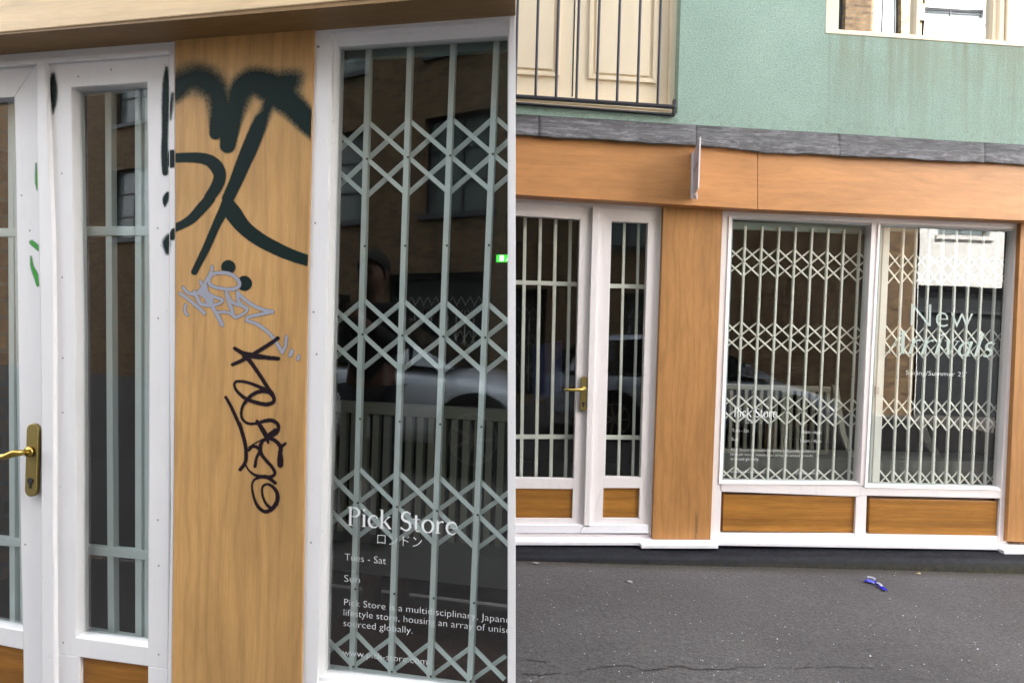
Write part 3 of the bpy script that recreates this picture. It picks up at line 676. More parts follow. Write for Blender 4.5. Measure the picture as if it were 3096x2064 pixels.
fills('wooden_panel', S, [[(1822, 1472), (1937, 1472), (1933, 1568), (1819, 1567)]], M['panel'], -.02, -.04)
fills('side_window_sill', S, [[(1766, 1587), (1961, 1587), (1961, 1611), (1752, 1611)]], M['white_sill'], .022, -.02)
# display windows
W1 = [(2214, 660), (2629.4, 681), (2591, 1454), (2184, 1451)]
W2 = [(2662.6, 682), (3064, 699), (3019, 1470), (2622.8, 1461)]
def shopwin(glass_q, outer, label):
    t = MB(); ring(t, FR, outer, glass_q, .012, -.06, -.012)
    o = build('shop_window', t, M['white'], B, FR, bevel=.0015, label=label)
    q = [(glass_q[0][0] - 3, glass_q[0][1] - 3), (glass_q[1][0] + 3, glass_q[1][1] - 3), (glass_q[2][0] + 3, glass_q[2][1] + 3), (glass_q[3][0] - 3, glass_q[3][1] + 3)]
    t = MB(); pane(t, FR, q, -.03); build('glass_pane', t, M['glass'], o, FR)
    t = MB(); ring(t, FR, [(a, b) for a, b in glass_q], [(glass_q[0][0] + 3, glass_q[0][1] + 3), (glass_q[1][0] - 3, glass_q[1][1] + 3), (glass_q[2][0] - 3, glass_q[2][1] - 3), (glass_q[3][0] + 3, glass_q[3][1] - 3)], -.025, -.029)
    build('gasket', t, M['gasket'], o, FR)
    return o
SW1 = shopwin(W1, [(2205, 652), (2636, 674), (2599, 1464), (2174, 1462)], 'window pane with opening hours and shop name')
SW2 = shopwin(W2, [(2656, 675), (3070, 692), (3026, 1481), (2615, 1473)], 'window pane with large two-line seasonal lettering')
fills('window_surround', B, [[(2186, 605), (2212, 606), (2176, 1645), (2147, 1645)], [(2212, 606), (3090, 640), (3088, 694), (2211, 656)],
                             [(2636, 672), (2657, 673), (2618, 1473), (2601, 1470)], [(3070, 691), (3088, 692), (3046, 1655), (3017, 1655), (3026, 1481)],
                             [(2177, 1462), (2600, 1464), (2600, 1501), (2177, 1485)], [(2600, 1466), (3027, 1481), (3026, 1506), (2600, 1497)],
                             [(2589, 1497), (2621, 1498), (2617, 1626), (2584, 1626)]],
      M['white'], .004, -.06)
fills('window_surround', B, [[(2170, 1611), (2600, 1612), (2600, 1645), (2170, 1643)], [(2600, 1614), (3030, 1620), (3030, 1658), (2600, 1645)]], M['white'], .0, -.058)
for q, e in (([(2188, 1494), (2586, 1501), (2581, 1609.6), (2185, 1604.7)], [(2170, 1480), (2595, 1490), (2592, 1616), (2170, 1614)]),
             ([(2630, 1506), (3017, 1514), (3012, 1619.6), (2627.7, 1612)], [(2615, 1492), (3024, 1500), (3024, 1627), (2612, 1618)])):
    p = fills('wooden_panel', B, [q], M['panel'], -.012, -.04, bevel=.004)
    fills('panel_rebate', p, [e], M['panel_edge'], -.043, -.055, bevel=0)
# sills and the base block under the pilaster
def slab(name, a, b, yt0, yt1, yb0, yb1, w1, w0, back, material):
    """sloping sill: top front edge yt, bottom front edge yb, back edge height `back` metres above"""
    A, C = L(FR, (a, yt0), w1), L(FR, (b, yt1), w1); P_, Q = L(FR, (a, yb0), w1), L(FR, (b, yb1), w1)
    mb = MB(); mb.prism([A, C, Q, P_], [(A.x, -w0, A.z + back), (C.x, -w0, C.z + back), (Q.x, -w0, Q.z), (P_.x, -w0, P_.z)])
    return build(name, mb, material, B, FR, bevel=.003)
slab('window_sill', 2160, 3041, 1638.5, 1652.5, 1648.5, 1662.5, .085, -.03, .012, M['white_sill'])
slab('door_sill', 1380, 1948, 1636.5, 1637.5, 1647, 1648.5, .085, -.03, .012, M['white_sill'])
slab('pilaster_base', 1939.5, 2172, 1647, 1647.5, 1657.5, 1658, .125, -.03, .012, M['white_sill'])
slab('pilaster_base', 3036, 3300, 1664, 1667, 1675, 1678, .125, -.03, .012, M['white_sill'])
# black painted plinth
mb = MB(); xs = np.linspace(UL, UR, 160); prof = [(.02, .026), (.10, .016), (.165, .010), (.19, .0), (.203, -.02), (.208, -.06), (.212, -.2)]; rnd = random.Random(3)
zt = lambda u: lerp(L(FR, (1560, 1677.5), .19).z, L(FR, (3072, 1692), .19).z, (u - L(FR, (1560, 1677), .19).x) / (L(FR, (3072, 1692), .19).x - L(FR, (1560, 1677), .19).x))
vs = []
for u in xs:
    k = rnd.uniform(-.003, .003); k2 = .006 * math.sin(u * 3.1)
    for w_, dz in prof: vs.append((u, -(w_ + k + k2), zt(u) + dz + k * .6))
mb.add(vs, [(a * 7 + j, a * 7 + j + 1, (a + 1) * 7 + j + 1, (a + 1) * 7 + j) for a in range(len(xs) - 1) for j in range(6)])
build('plinth', mb, M['plinth'], B, FR, smooth=True)
mb = MB(); mb.box((UL, -.03, GZ - .1), (UR, .06, zt(2) + .03)); build('plinth', mb, M['black'], B, FR)
# ground floor room
mb = MB(); rz = loc0(1700, 640).z + .18
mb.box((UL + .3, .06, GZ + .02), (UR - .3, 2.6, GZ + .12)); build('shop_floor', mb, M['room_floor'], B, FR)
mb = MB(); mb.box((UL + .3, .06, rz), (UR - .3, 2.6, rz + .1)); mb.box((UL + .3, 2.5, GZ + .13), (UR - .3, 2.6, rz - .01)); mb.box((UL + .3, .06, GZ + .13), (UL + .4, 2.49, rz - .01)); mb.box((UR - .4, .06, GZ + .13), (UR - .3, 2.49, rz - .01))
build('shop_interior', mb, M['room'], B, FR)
xl = loc0(1380, 1000).x - .02
mb = MB(); mb.box((UL, -.01, GZ), (xl, .06, loc0(1560, 587).z + .1)); build('timber_cladding', mb, M['old_wood'], B, FR)
mb = MB(); u0 = loc0(3225, 1000).x; mb.box((u0 - .02, -.01, GZ), (UR, .06, loc0(3072, 665).z + .1)); build('timber_cladding', mb, M['old_wood'], B, FR)

# balcony doors
def bz(px, py, w): return L(FR, (px, py), w)
mb = MB(); wq = -.11
BD = build('balcony_door', (lambda t: (t.box((b_l, .12, b_z + .02), (b_r, .17, ZU)), t)[1])(mb), M['cream'], B, FR)
mb = MB()
quad(mb, FR, [(1802, -780), (1813, -780), (1790, 226), (1779, 237)], -.102, -.12); quad(mb, FR, [(2008, -780), (1998, -780), (1973, 238), (1985, 252)], -.102, -.12); quad(mb, FR, [(1790, 226), (1973, 238), (1985, 252), (1779, 237)], -.102, -.12)
quad(mb, FR, [(1715, -780), (1705, -780), (1680, 220), (1692, 232)], -.102, -.12); quad(mb, FR, [(1692, 232), (1680, 221), (1540, 213), (1540, 222)], -.102, -.12)
build('door_moulding', mb, M['cream'], BD, FR, bevel=.003)
mb = MB()
quad(mb, FR, [(1823, -780), (1989, -780), (1963, 231), (1799, 220)], -.108, -.12); quad(mb, FR, [(1583, -780), (1697, -780), (1670, 210), (1540, 203)], -.108, -.12)
build('door_panel', mb, M['cream'], BD, FR, bevel=.003)
mb = MB(); quad(mb, FR, [(1758, -780), (1761.5, -780), (1732, 292), (1728.5, 292)], -.117, -.121); build('door_gap', mb, M['black'], BD, FR)
mb = MB(); quad(mb, FR, [(2051, -780), (2073, -780), (2046, 350), (2022, 338)], -.075, -.115); build('door_frame', mb, M['cream'], BD, FR, bevel=.002)
mb = MB()
for y0, y1, w_ in ((292, 299, -.02), (299.5, 304.5, -.035), (305, 309, -.015)):
    quad(mb, FR, [(1480, y0 - 5), (2028, y0 + 35), (2028, y1 + 35), (1480, y1 - 5)], w_, -.11)
build('balcony_threshold', mb, M['cream'], B, FR, bevel=.001)
# railing in front of the balcony doors
RL = thing('balcony_railing', 'black iron railing in front of the cream balcony doors', 'railing', FR, bz(1800, 305, .03))
for i in range(-1, 8):
    tx, bx = 1565 + 61.8 * i, 1558 + 61.5 * i; mb = MB(); a = bz(tx, 24, .04); c = bz(bx, 285 + (bx - 1560) * .072, .04); d = (a - c) / (a.z - c.z)
    mb.tube(c, c + d * .9, .0085, .0085, 14); build('baluster', mb, M['iron'], RL, FR, smooth=False)
mb = MB(); p0, p1 = bz(1440, 281, .045), bz(2043, 321.5, .045)
mb.prism([p0 + Vector((0, 0, .009)), p1 + Vector((0, 0, .009)), p1 - Vector((0, 0, .009)), p0 - Vector((0, 0, .009))], [v + Vector((0, .035, 0)) for v in (p0 + Vector((0, 0, .009)), p1 + Vector((0, 0, .009)), p1 - Vector((0, 0, .009)), p0 - Vector((0, 0, .009)))])
build('rail', mb, M['iron'], RL, FR, bevel=.003); mb = MB(); top = Vector((0, 0, .92)); mb.prism([p0 + top, p1 + top, p1 + top - Vector((0, 0, .02)), p0 + top - Vector((0, 0, .02))], [v + Vector((0, .04, 0)) for v in (p0 + top, p1 + top, p1 + top - Vector((0, 0, .02)), p0 + top - Vector((0, 0, .02)))])
build('rail', mb, M['iron'], RL, FR, bevel=.003)
mb = MB(); quad(mb, FR, [(1440, 300), (2042, 344.5), (2042, 348.5), (1440, 303.5)], .03, -.02); quad(mb, FR, [(2038, 299), (2044, 300), (2043, 348), (2037, 348)], .035, -.0)
build('bracket', mb, M['iron'], RL, FR)
# upper window
mb = MB(); quad(mb, FR, [(2519.5, -780), (2559, -780), (2535, 91), (2496.5, 88)], -.02, -.12)
for q in ([(2793, -780), (2804, -780), (2780, 108), (2770, 107)], [(3024, -780), (3123, -780), (3100, 139), (3001, 127)], [(2535, 89.5), (3001, 124), (3001, 129), (2535, 94)]): quad(mb, FR, q, -.04, -.12)
quad(mb, FR, [(3045, -780), (3059, -780), (3035, 137), (3021, 136)], -.02, -.05); quad(mb, FR, [(3068, -780), (3173, -780), (3150, 144), (3044, 138)], -.005, -.05)
UW = build('upper_window', mb, M['cream'], B, FR, bevel=.002)
mb = MB(); pane(mb, FR, [(2553, -780), (3027, -780), (3004, 140), (2530, 100)], -.075); build('glass_pane', mb, M['glass_up'], UW, FR)
mb = MB(); mb.box((w_l, .14, w_z - .1), (w_r, .2, ZU)); build('dark_backing', mb, M['room'], UW, FR)  # dark sheet standing in for the unlit room behind the pane
mb = MB(); mb.box((w_l, -.004, w_z - .022), (w_r, .12, w_z + .006)); build('window_sill', mb, M['cream'], UW, FR, bevel=.002)

# grilles of the far shop
rowsA = [('band', 790.2, 807, 44), ('pin', 900.3, 915.2, 0), ('band', 1014.7, 1028.3, 43.5), ('pin', 1126, 1138, 0), ('band', 1235, 1247, 43), ('pin', 1350.7, 1359, 0), ('band', 1453, 1461, 43)]
grille(FR, 'folding lattice grille behind the opening-hours window, seven bays beside the timber pilaster', 'lattice grilles behind the glass',
       [2253, 2303.8, 2354.8, 2404.5, 2454.3, 2503.4, 2550.8, 2598.9], [2220.8, 2270.6, 2319.3, 2369, 2418, 2467, 2515.6, 2564], 684, 697, 1449, 1455, rowsA, M['grille'], .085, clip=(loc0(2196, 1000, -.085).x - .05, loc0(2640, 1000, -.085).x + .02), bw=.013, sw=.0105)
rowsB = [('band', 811.8, 818, 47), ('pin', 920.5, 929.5, 0), ('band', 1032.6, 1041.6, 48), ('pin', 1142, 1150.3, 0), ('band', 1250.8, 1258, 48), ('pin', 1362, 1369, 0), ('band', 1466, 1470, 46)]
GB = grille(FR, 'folding lattice grille with a broad locking post behind the seasonal lettering window', 'lattice grilles behind the glass',
       [2730.6, 2770, 2810, 2850.7, 2891.4, 2932, 2972.7, 3014], [2697.4, 2738, 2778, 2817.5, 2857.5, 2897, 2936, 2975], 690, 703, 1460, 1467, rowsB, M['grille'], .085, bw=.013, sw=.0105)
mb = MB()
def lw(px, py, w): return L(FR, (px, py), w)
for a0, a1, w1 in ((2664, 2672, -.085), (2672.6, 2692, -.078)):
    a, b, c, d = lw(a0, 684, w1), lw(a1, 684, w1), lw(a1 - 33, 1463, w1), lw(a0 - 36, 1462, w1); mb.prism([a, b, c, d], [v + Vector((0, .03, 0)) for v in (a, b, c, d)])
build('locking_post', mb, M['grille'], GB, FR, bevel=.0015)
mb = MB(); quad(mb, FR, [(2648.5, 1168), (2659, 1168.5), (2658.5, 1191.5), (2648, 1191)], -.070, -.08); build('lock', mb, M['alloy'], GB, FR, bevel=.001)
bars(FR, 'barred grille behind the glass of the brass-handled door of the far shop', 'barred grilles behind the glass', [(1400, 640), (1760, 657), (1742, 1452), (1400, 1449)],
     [1449, 1495.4, 1541.8, 1588, 1634.5, 1680.6, 1725.7], [1442, 1486.4, 1531, 1575.8, 1620.6, 1665.4, 1709.8], [(848, 859.5), (1320, 1320)], M['grille'], .085, bw=.020, mh=.026)
bars(FR, 'narrow barred grille in the side light between far shop door and timber pilaster', 'barred grilles behind the glass', [(1842, 660), (1967, 666), (1944, 1449), (1823, 1447)],
     [1889, 1932.3], [1870, 1913], [(864, 867), (1321.5, 1322.5)], M['grille'], .085, bw=.016, mh=.026)

# lettering on the far panes
wl = -.0285
line(SW1, FR, 'x', (2218.5, 1259), (2349.5, 1262), 27, wl, M['vinyl'], vf=serif_word('Pick Store'), label='shop name in pale serif lettering')
for body, a, b, cap in (('ロンドン', (2254.7, 1279), (2306, 1280.5), 12), ('Tues - Sat', (2213, 1304.5), (2263.6, 1306), 9.3), ('Sun', (2211.6, 1331), (2231.5, 1331.6), 9.3),
                        ('Pick Store is a multidisciplinary, Japanese-inspired', (2210.6, 1362.6), (2468, 1367), 8.3), ('lifestyle store, housing an array of unisex brands', (2209, 1376.3), (2457, 1380.8), 8.3),
                        ('sourced globally.', (2209, 1389.8), (2295, 1391.4), 8.3), ('www.pick-store.com', (2208, 1428.5), (2312, 1430), 8.3), ('@pick-store', (2404, 1432), (2478, 1433), 8.3),
                        ('11am - 6pm', (2424, 1309.3), (2483, 1310.3), 9.3), ('12pm - 4pm', (2421, 1336.2), (2482, 1337), 9.3)):
    line(SW1, FR, body, a, b, cap, wl, M['vinyl'])
line(SW2, FR, 'New', (2753, 985.5), (2941, 991.5), 69, wl, M['vinyl_green']); line(SW2, FR, 'x', (2675, 1066), (3007, 1079), 68, wl, M['vinyl_green'], vf=serif_word('Arrivals', .28, .03))
line(SW2, FR, "Spring/Summer 25'", (2739, 1132.4), (2921.6, 1138), 13.5, wl, M['vinyl'])

# display inside the far shop
def rack(fr, label, x0, x1, yt0, yt1, yb, w, n, sw, group):
    t = thing('slatted_display_rack', label, 'display rack', fr, L(fr, (x0, yb), w), group); a, b = L(fr, (x0, yt0), w), L(fr, (x1, yt1), w); zb = L(fr, (x0, yb), w).z
    b.z = a.z = (a.z + b.z) / 2
    mb = MB(); mb.box((a.x, -w, a.z - .035), (b.x, -w + .04, a.z)); build('rail', mb, M['rack'], t, fr, bevel=.002); mb = MB(); mb.box((a.x, -w, zb), (b.x, -w + .04, zb + .04)); build('rail', mb, M['rack'], t, fr, bevel=.002)
    for i in range(n):
        x = lerp(a.x + sw / 2, b.x - sw / 2, i / (n - 1)); mb = MB(); mb.box((x - sw / 2, -w + .004, zb + .041), (x + sw / 2, -w + .024, a.z - .036)); build('slat', mb, M['rack'], t, fr)
    return t
RK = rack(FR, 'pale slatted rack standing inside the opening-hours window of the far shop', 2186, 2512, 1159, 1170, 1375, -.30, 15, .022, 'slatted racks inside the windows')
mb = MB(); a = L(FR, (2186, 1380), -.12); b = L(FR, (3060, 1380), -.12); mb.box((a.x, .115, GZ + .125), (b.x, .5, a.z))
tag(build('display_ledge', mb, M['ledge'], None, FR, base=(a.x, .115, GZ + .125)), 'grey ledge along the inside of the far display windows', 'ledge')
def leaning(label, pts, w0, w1, wd, m_, grp):
    p = [L(FR, q, lerp(w0, w1, i / (len(pts) - 1))) for i, q in enumerate(pts)]; mb = MB(); vs = []
    for q in p: vs += [q + Vector((-wd, 0, 0)), q + Vector((wd, 0, 0)), q + Vector((wd, .02, 0)), q + Vector((-wd, .02, 0))]
    fs = [(0, 1, 2, 3), tuple(4 * (len(p) - 1) + i for i in (3, 2, 1, 0))] + [(4 * i + j, 4 * i + (j + 1) % 4, 4 * i + 4 + (j + 1) % 4, 4 * i + 4 + j) for i in range(len(p) - 1) for j in range(4)]
    mb.add(vs, fs); return tag(build('leaning_board', mb, m_, None, FR, base=p[-1]), label, 'board', grp)
leaning('pale curved board leaning behind the opening-hours window near the white mullion', [(2528, 1165), (2536, 1230), (2550, 1310), (2578, 1382)], -.2, -.16, .018, M['rack'], 'leaning boards')
leaning('dim straight board leaning behind the seasonal lettering window', [(2775, 1250), (2800, 1320), (2836, 1382)], -.4, -.3, .03, M['ledge'], 'leaning boards')
mb = MB(); c = L(FR, (2322, 1382), -.2); mb.path([c + Vector((.008, 0, 0)), c + Vector((-.006, 0, .1)), c + Vector((.004, 0, .17)), c + Vector((0, 0, .22))], [.026, .023, .025, .021], 12)
tag(build('tree_trunk', mb, M['bark'], None, FR, base=c, smooth=True), 'short dark rough log standing on the ledge behind the slatted rack window', 'log')
# dark garment hanging inside the door
mb = MB(); q = [(1613, 1042), (1700, 1030), (1697, 1182), (1609, 1218)]; quad(mb, FR, q, -.35, -.37)
tag(build('hanging_cloth', mb, M['navy'], None, FR, base=L(FR, (1655, 1218), -.35), bevel=.004), 'navy cloth hanging behind the bars of the far shop door', 'cloth')

# projecting sign
SB = bz(2093, 603, .12); t = thing('projecting_sign', 'thin lilac blade sign with white edge projecting from the orange fascia', 'sign', FR, SB)
a, b = L(FR, (2092, 461), .135), L(FR, (2089, 600), .135)
mb = MB(); mb.prism([(a.x, -.14, a.z), (a.x + .014, -.14, a.z), (b.x + .014, -.14, b.z), (b.x, -.14, b.z)], [(a.x, -.12, a.z), (a.x + .014, -.12, a.z), (b.x + .014, -.12, b.z), (b.x, -.12, b.z)])
build('wall_bracket', mb, M['sign_edge'], t, FR, bevel=.0015)
wo = .40
P4 = [L(FR, (2098.5, 458), .14), L(FR, (2117, 415), wo), L(FR, (2111.5, 569), wo), L(FR, (2096.5, 592), .14)]
BL = [L(FR, (2096.5, 598), .14)]; pts = [P4[0], P4[1], P4[2], P4[3], BL[0]]; th = Vector((.003, 0, 0))
mb = MB(); mb.prism([p + th for p in pts], [p - th for p in pts]); build('sign_board', mb, M['sign'], t, FR, bevel=.0008)
mb = MB(); e0, e1 = P4[1], P4[2]; mb.prism([e0 + Vector((-.0035, -.003, 0)), e0 + Vector((.0035, -.003, 0)), e1 + Vector((.0035, -.003, 0)), e1 + Vector((-.0035, -.003, 0))], [e0 + Vector((-.0035, -.0005, 0)), e0 + Vector((.0035, -.0005, 0)), e1 + Vector((.0035, -.0005, 0)), e1 + Vector((-.0035, -.0005, 0))])
build('edge_trim', mb, M['sign_edge'], t, FR)
mb = MB(); q = [L(FR, (2097.5, 601.5), .14), L(FR, (2107, 601.5), .22), L(FR, (2106.5, 582), .22), L(FR, (2098.5, 597), .14)]; mb.prism([p + Vector((.004, 0, 0)) for p in q], [p - Vector((.001, 0, 0)) for p in q]); build('fixing_tab', mb, M['sign_edge'], t, FR)
# lettering on the blade, on the side the street sees
vf = serif_word('Pick Store'); x0 = min(v[0] for v in vf[0]); x1 = max(v[0] for v in vf[0])
zc = lerp(P4[1].z, P4[2].z, .52); ya, yb = -.17, -.37
def sx(y): return lerp(P4[0].x, P4[1].x, (-y - .14) / (wo - .14))
for off, rev in ((-.0034, False), (.0034, True)):
    mb = MB(); vs = []
    for v in vf[0]:
        k = (v[0] - x0) / (x1 - x0); y = lerp(ya, yb, 1 - k if rev else k); vs.append((sx(y) + off, y, zc + v[1] * .038))
    mb.add(vs, vf[1]); build('lettering', mb, M['sign_ink'], t, FR)

# ================================================================== ROAD
def gpt(px, py):                                            # photo point on the road
    d = ray(px, py); n = Vector((-slope, 0, 1)); p = Vector((gx0, 0, GZ)); t = (p - CAM).dot(n) / d.dot(n); return CAM + d * t
S_ = 60; mb = MB(); xs = [-S_, -20, -8, -4, -2, 0, 2, 4, 6, 8, 20, S_]; ys = [-S_, -20, -8, -4, -2, 0, 1, 2, 3, Y0 + .1, Y0 + 1, 20, S_]
mb.add([(x, y, gz(max(-9, min(9, x)))) for y in ys for x in xs], [(j * len(xs) + i, j * len(xs) + i + 1, (j + 1) * len(xs) + i + 1, (j + 1) * len(xs) + i) for j in range(len(ys) - 1) for i in range(len(xs) - 1)])
tag(build('road', mb, M['asphalt'], None, FW), kind='structure')
mb = MB()
def crack(pts, seed, wd=.004):
    rnd = random.Random(seed); P_ = [gpt(*p) for p in pts]; Q = []
    for a, b in zip(P_[:-1], P_[1:]):
        for i in range(12): Q.append(a.lerp(b, i / 12) + Vector((rnd.uniform(-.002, .002), rnd.uniform(-.008, .008), 0)))
    vs = []
    for i, q in enumerate(Q):
        w_ = wd * rnd.uniform(.25, 1) * math.sin(math.pi * (i + .5) / len(Q)) ** .5; vs += [q + Vector((0, w_, .0025)), q + Vector((0, -w_, .0025))]
    mb.add(vs, [(2 * i, 2 * i + 1, 2 * i + 3, 2 * i + 2) for i in range(len(Q) - 1)])
crack([(1575, 1998), (1600, 1994), (1640, 2000), (1695, 2025)], 1); crack([(1740, 2036), (1810, 2017), (1900, 2012), (1955, 2028), (2050, 2013), (2110, 2024), (2200, 2022), (2260, 2014), (2330, 2020)], 2, .005)
crack([(2340, 2018), (2420, 2020), (2520, 2016), (2640, 2020), (2720, 2030)], 3, .003); crack([(1560, 2036), (1640, 2040), (1740, 2034)], 5, .004)
tag(build('road_crack', mb, M['black'], None, FW), kind='structure')
# candy wrapper
c = gpt(2645, 1770); t = thing('candy_wrapper', 'crumpled shiny blue and white sweet wrapper on the asphalt', 'wrapper', FW, c)
def foil(name, pts, wd, m_, seed, z=.004):
    rnd = random.Random(seed); P_ = [gpt(*p) for p in pts]; mb = MB(); vs = []; K = 7
    for i, q in enumerate(P_):
        d = (P_[min(i + 1, len(P_) - 1)] - P_[max(i - 1, 0)]).normalized(); nn = Vector((-d.y, d.x, 0))
        for k in range(K): vs.append(q + nn * wd[i] * (k / (K - 1) * 2 - 1) + Vector((rnd.uniform(-.002, .002), rnd.uniform(-.002, .002), z + rnd.uniform(0, .012))))
    mb.add(vs, [(i * K + k, i * K + k + 1, (i + 1) * K + k + 1, (i + 1) * K + k) for i in range(len(P_) - 1) for k in range(K - 1)])
    o = build(name, mb, m_, t, FW); s = o.modifiers.new('thickness', 'SOLIDIFY'); s.thickness = .0006; return o
foil('foil_body', [(2618, 1757), (2624, 1759), (2630, 1762), (2637, 1763), (2643, 1764), (2648, 1766)], [.018, .026, .022, .026, .024, .010], M['blue'], 1)
foil('foil_tail', [(2648, 1766), (2655, 1771), (2663, 1777), (2670, 1783), (2677, 1787), (2681, 1788)], [.006, .010, .014, .012, .020, .008], M['blue'], 2)
foil('foil_edge', [(2623, 1753.5), (2632, 1755), (2640, 1757), (2645, 1761)], [.003, .005, .004, .005], M['foil_white'], 3, .014); foil('foil_edge', [(2652, 1770), (2660, 1776), (2668, 1779)], [.006, .008, .005], M['foil_white'], 4, .012)
def leafy(name, px, py, r, m_, lab, cat, seed, grp=None):
    rnd = random.Random(seed); c = gpt(px, py); mb = MB(); n = 9; ring_ = [c + Vector((math.cos(a) * r * rnd.uniform(.7, 1.2), math.sin(a) * r * .55 * rnd.uniform(.7, 1.2), .004 + rnd.uniform(0, .006))) for a in [2 * math.pi * i / n for i in range(n)]]
    mb.add(ring_ + [c + Vector((0, 0, .012))], [(i, (i + 1) % n, n) for i in range(n)]); o = build(name, mb, m_, None, FW, base=c); tag(o, lab, cat, grp); s = o.modifiers.new('t', 'SOLIDIFY'); s.thickness = .002
leafy('dry_leaf', 2777, 1735.5, .014, M['leaf'], 'small curled tan leaf at the foot of the black plinth', 'leaf', 5)
leafy('gum_spot', 1620, 1704, .022, M['gum'], 'flat pale chewing gum spot beside the plinth at the left end of the road', 'gum', 6, 'gum spots on the road')
leafy('gum_spot', 1902, 1760, .024, M['gum'], 'flat grey chewing gum spot in the road left of the pilaster base', 'gum', 7, 'gum spots on the road')
rnd = random.Random(11); mb = MB()
for i in range(170):
    px, py = rnd.uniform(1540, 3096), rnd.uniform(1722, 2064); c = gpt(px, py); r = rnd.uniform(.0012, .0034) * (1.6 if rnd.random() < .08 else 1)
    k = 5; a0 = rnd.uniform(0, 6); mb.add([c + Vector((math.cos(a0 + 2 * math.pi * j / k) * r, math.sin(a0 + 2 * math.pi * j / k) * r * .7, .001)) for j in range(k)] + [c + Vector((0, 0, r))], [(j, (j + 1) % k, k) for j in range(k)])
tag(build('grit', mb, M['foil_white'], None, FW), 'pale grit scattered over the asphalt', 'grit', kind='stuff')

# ================================================================== NEAR SHOPFRONT (left of the picture)
EDGE = ray(1559, 1032); CLIP = (CAM, EDGE.cross(cy).normalized()); CLIP = CLIP if CLIP[1].dot(cx) > 0 else (CAM, -CLIP[1])
N = thing('shop_building', 'nearer timber and white shopfront whose wooden pilaster is covered in graffiti', 'building', FL, FL.Mi @ (Vector((FL.O.x, FL.O.y, gz(-1))) - FL.O))
NZ = gz(-1)
mb = MB(); quad(mb, FL, [(-900, 182), (1700, -58), (1700, -640), (-900, -640)], .12, -.05)
build('fascia_board', mb, M['fascia_near'], N, FL, bevel=.003)
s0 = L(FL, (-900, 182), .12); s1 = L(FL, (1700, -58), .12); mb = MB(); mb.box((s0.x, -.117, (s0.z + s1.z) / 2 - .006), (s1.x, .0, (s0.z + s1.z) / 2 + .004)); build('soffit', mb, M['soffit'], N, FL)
ft = L(FL, (300, -640), .12).z; xl_, xr_ = L(FL, (-900, 1000), 0).x, L(FL, (1700, 1000), 0).x
mb = MB(); mb.prism([(xl_, -.16, ft - .02), (xr_, -.16, ft - .02), (xr_, -.02, ft + .13), (xl_, -.02, ft + .13)], [(xl_, .02, ft - .02), (xr_, .02, ft - .02), (xr_, .02, ft + .13), (xl_, .02, ft + .13)]); build('lead_flashing', mb, M['lead'], N, FL)
mb = MB(); mb.box((xl_, -.01, ft + .0), (xr_, .25, 4.3)); build('rendered_wall', mb, M['mint'], N, FL)
mb = MB(); mb.box((xl_, .26, 4.1), (xr_, 1.5, 4.28)); build('roof', mb, M['roof'], N, FL)
mb = MB(); mb.box((xl_, .06, NZ), (xl_ + .2, 1.5, 4.09)); build('side_wall', mb, M['brick'], N, FL)
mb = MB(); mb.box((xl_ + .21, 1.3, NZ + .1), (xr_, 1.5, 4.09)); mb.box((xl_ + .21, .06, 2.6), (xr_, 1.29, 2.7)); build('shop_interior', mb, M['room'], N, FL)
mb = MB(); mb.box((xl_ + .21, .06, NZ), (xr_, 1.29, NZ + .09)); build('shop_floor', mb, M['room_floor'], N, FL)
fwd_c = ray(1556, 1032).copy(); fwd_c.z = 0; fwd_c.normalize(); rgt = fwd_c.cross(Vector((0, 0, 1)))
def nl(p): return FL.Mi @ (p - FL.O)
dn = FL.loc(1546, 1032, -.035); st = FL.world(dn); st.z = 0; base_ = Vector((CAM.x, CAM.y, 0)); d0 = (st - base_).dot(fwd_c)
mb = MB(); q = [base_ + fwd_c * d0 - rgt * .004, base_ + fwd_c * (d0 + 1.25) - rgt * .004, base_ + fwd_c * (d0 + 1.25) - rgt * .0095, base_ + fwd_c * d0 - rgt * .0055]
mb.prism([nl(p + Vector((0, 0, EYE)) + cy * ((NZ - EYE) / cy.z)) for p in q], [nl(p + Vector((0, 0, EYE)) + cy * ((4.2 - EYE) / cy.z)) for p in q]); build('party_wall', mb, M['mint'], N, FL)
# pilaster
pilpts = [(527.5, 20), (528, 115), (530, 700), (530, 1000), (525, 1540), (519, 2060), (513, 2440), (903, 2520), (911, 2060), (919, 1540), (926, 1020), (938.5, 520), (950, 75), (953, -20)]
pil(pilpts, M['post_wood'], fr=FL, par=N, w=.010)
PIL = bpy.data.objects[-1] if False else [o for o in N.children if o.name.startswith('pilaster')][0]
fills('door_surround', N, [[(-900, 150), (528, 40), (528, 160), (511, 163), (109, 192), (-900, 268)]], M['white_cool'], .002, -.06, fr=FL)
fills('door_surround', N, [[(-900, 250), (511, 149), (511, 163), (109, 192), (-900, 268)]], M['white_cool'], .012, .0, fr=FL)
fills('door_surround', N, [[(511, 160), (528, 100), (530, 700), (530, 1000), (525, 1540), (519, 2060), (513, 2440), (500, 2440), (507, 2060), (516.5, 1540), (513, 1020), (512, 520)]], M['white_cool'], .004, -.06, fr=FL)
fills('door_surround', N, [[(109, 190), (138, 188), (150, 520), (158, 720), (162, 1020), (161, 1540), (165, 2060), (168, 2440), (128, 2400), (126, 2060), (124, 1540), (124, 1120), (120, 865), (113, 500)]], M['white_cool'], .010, -.05, fr=FL, bevel=.004)
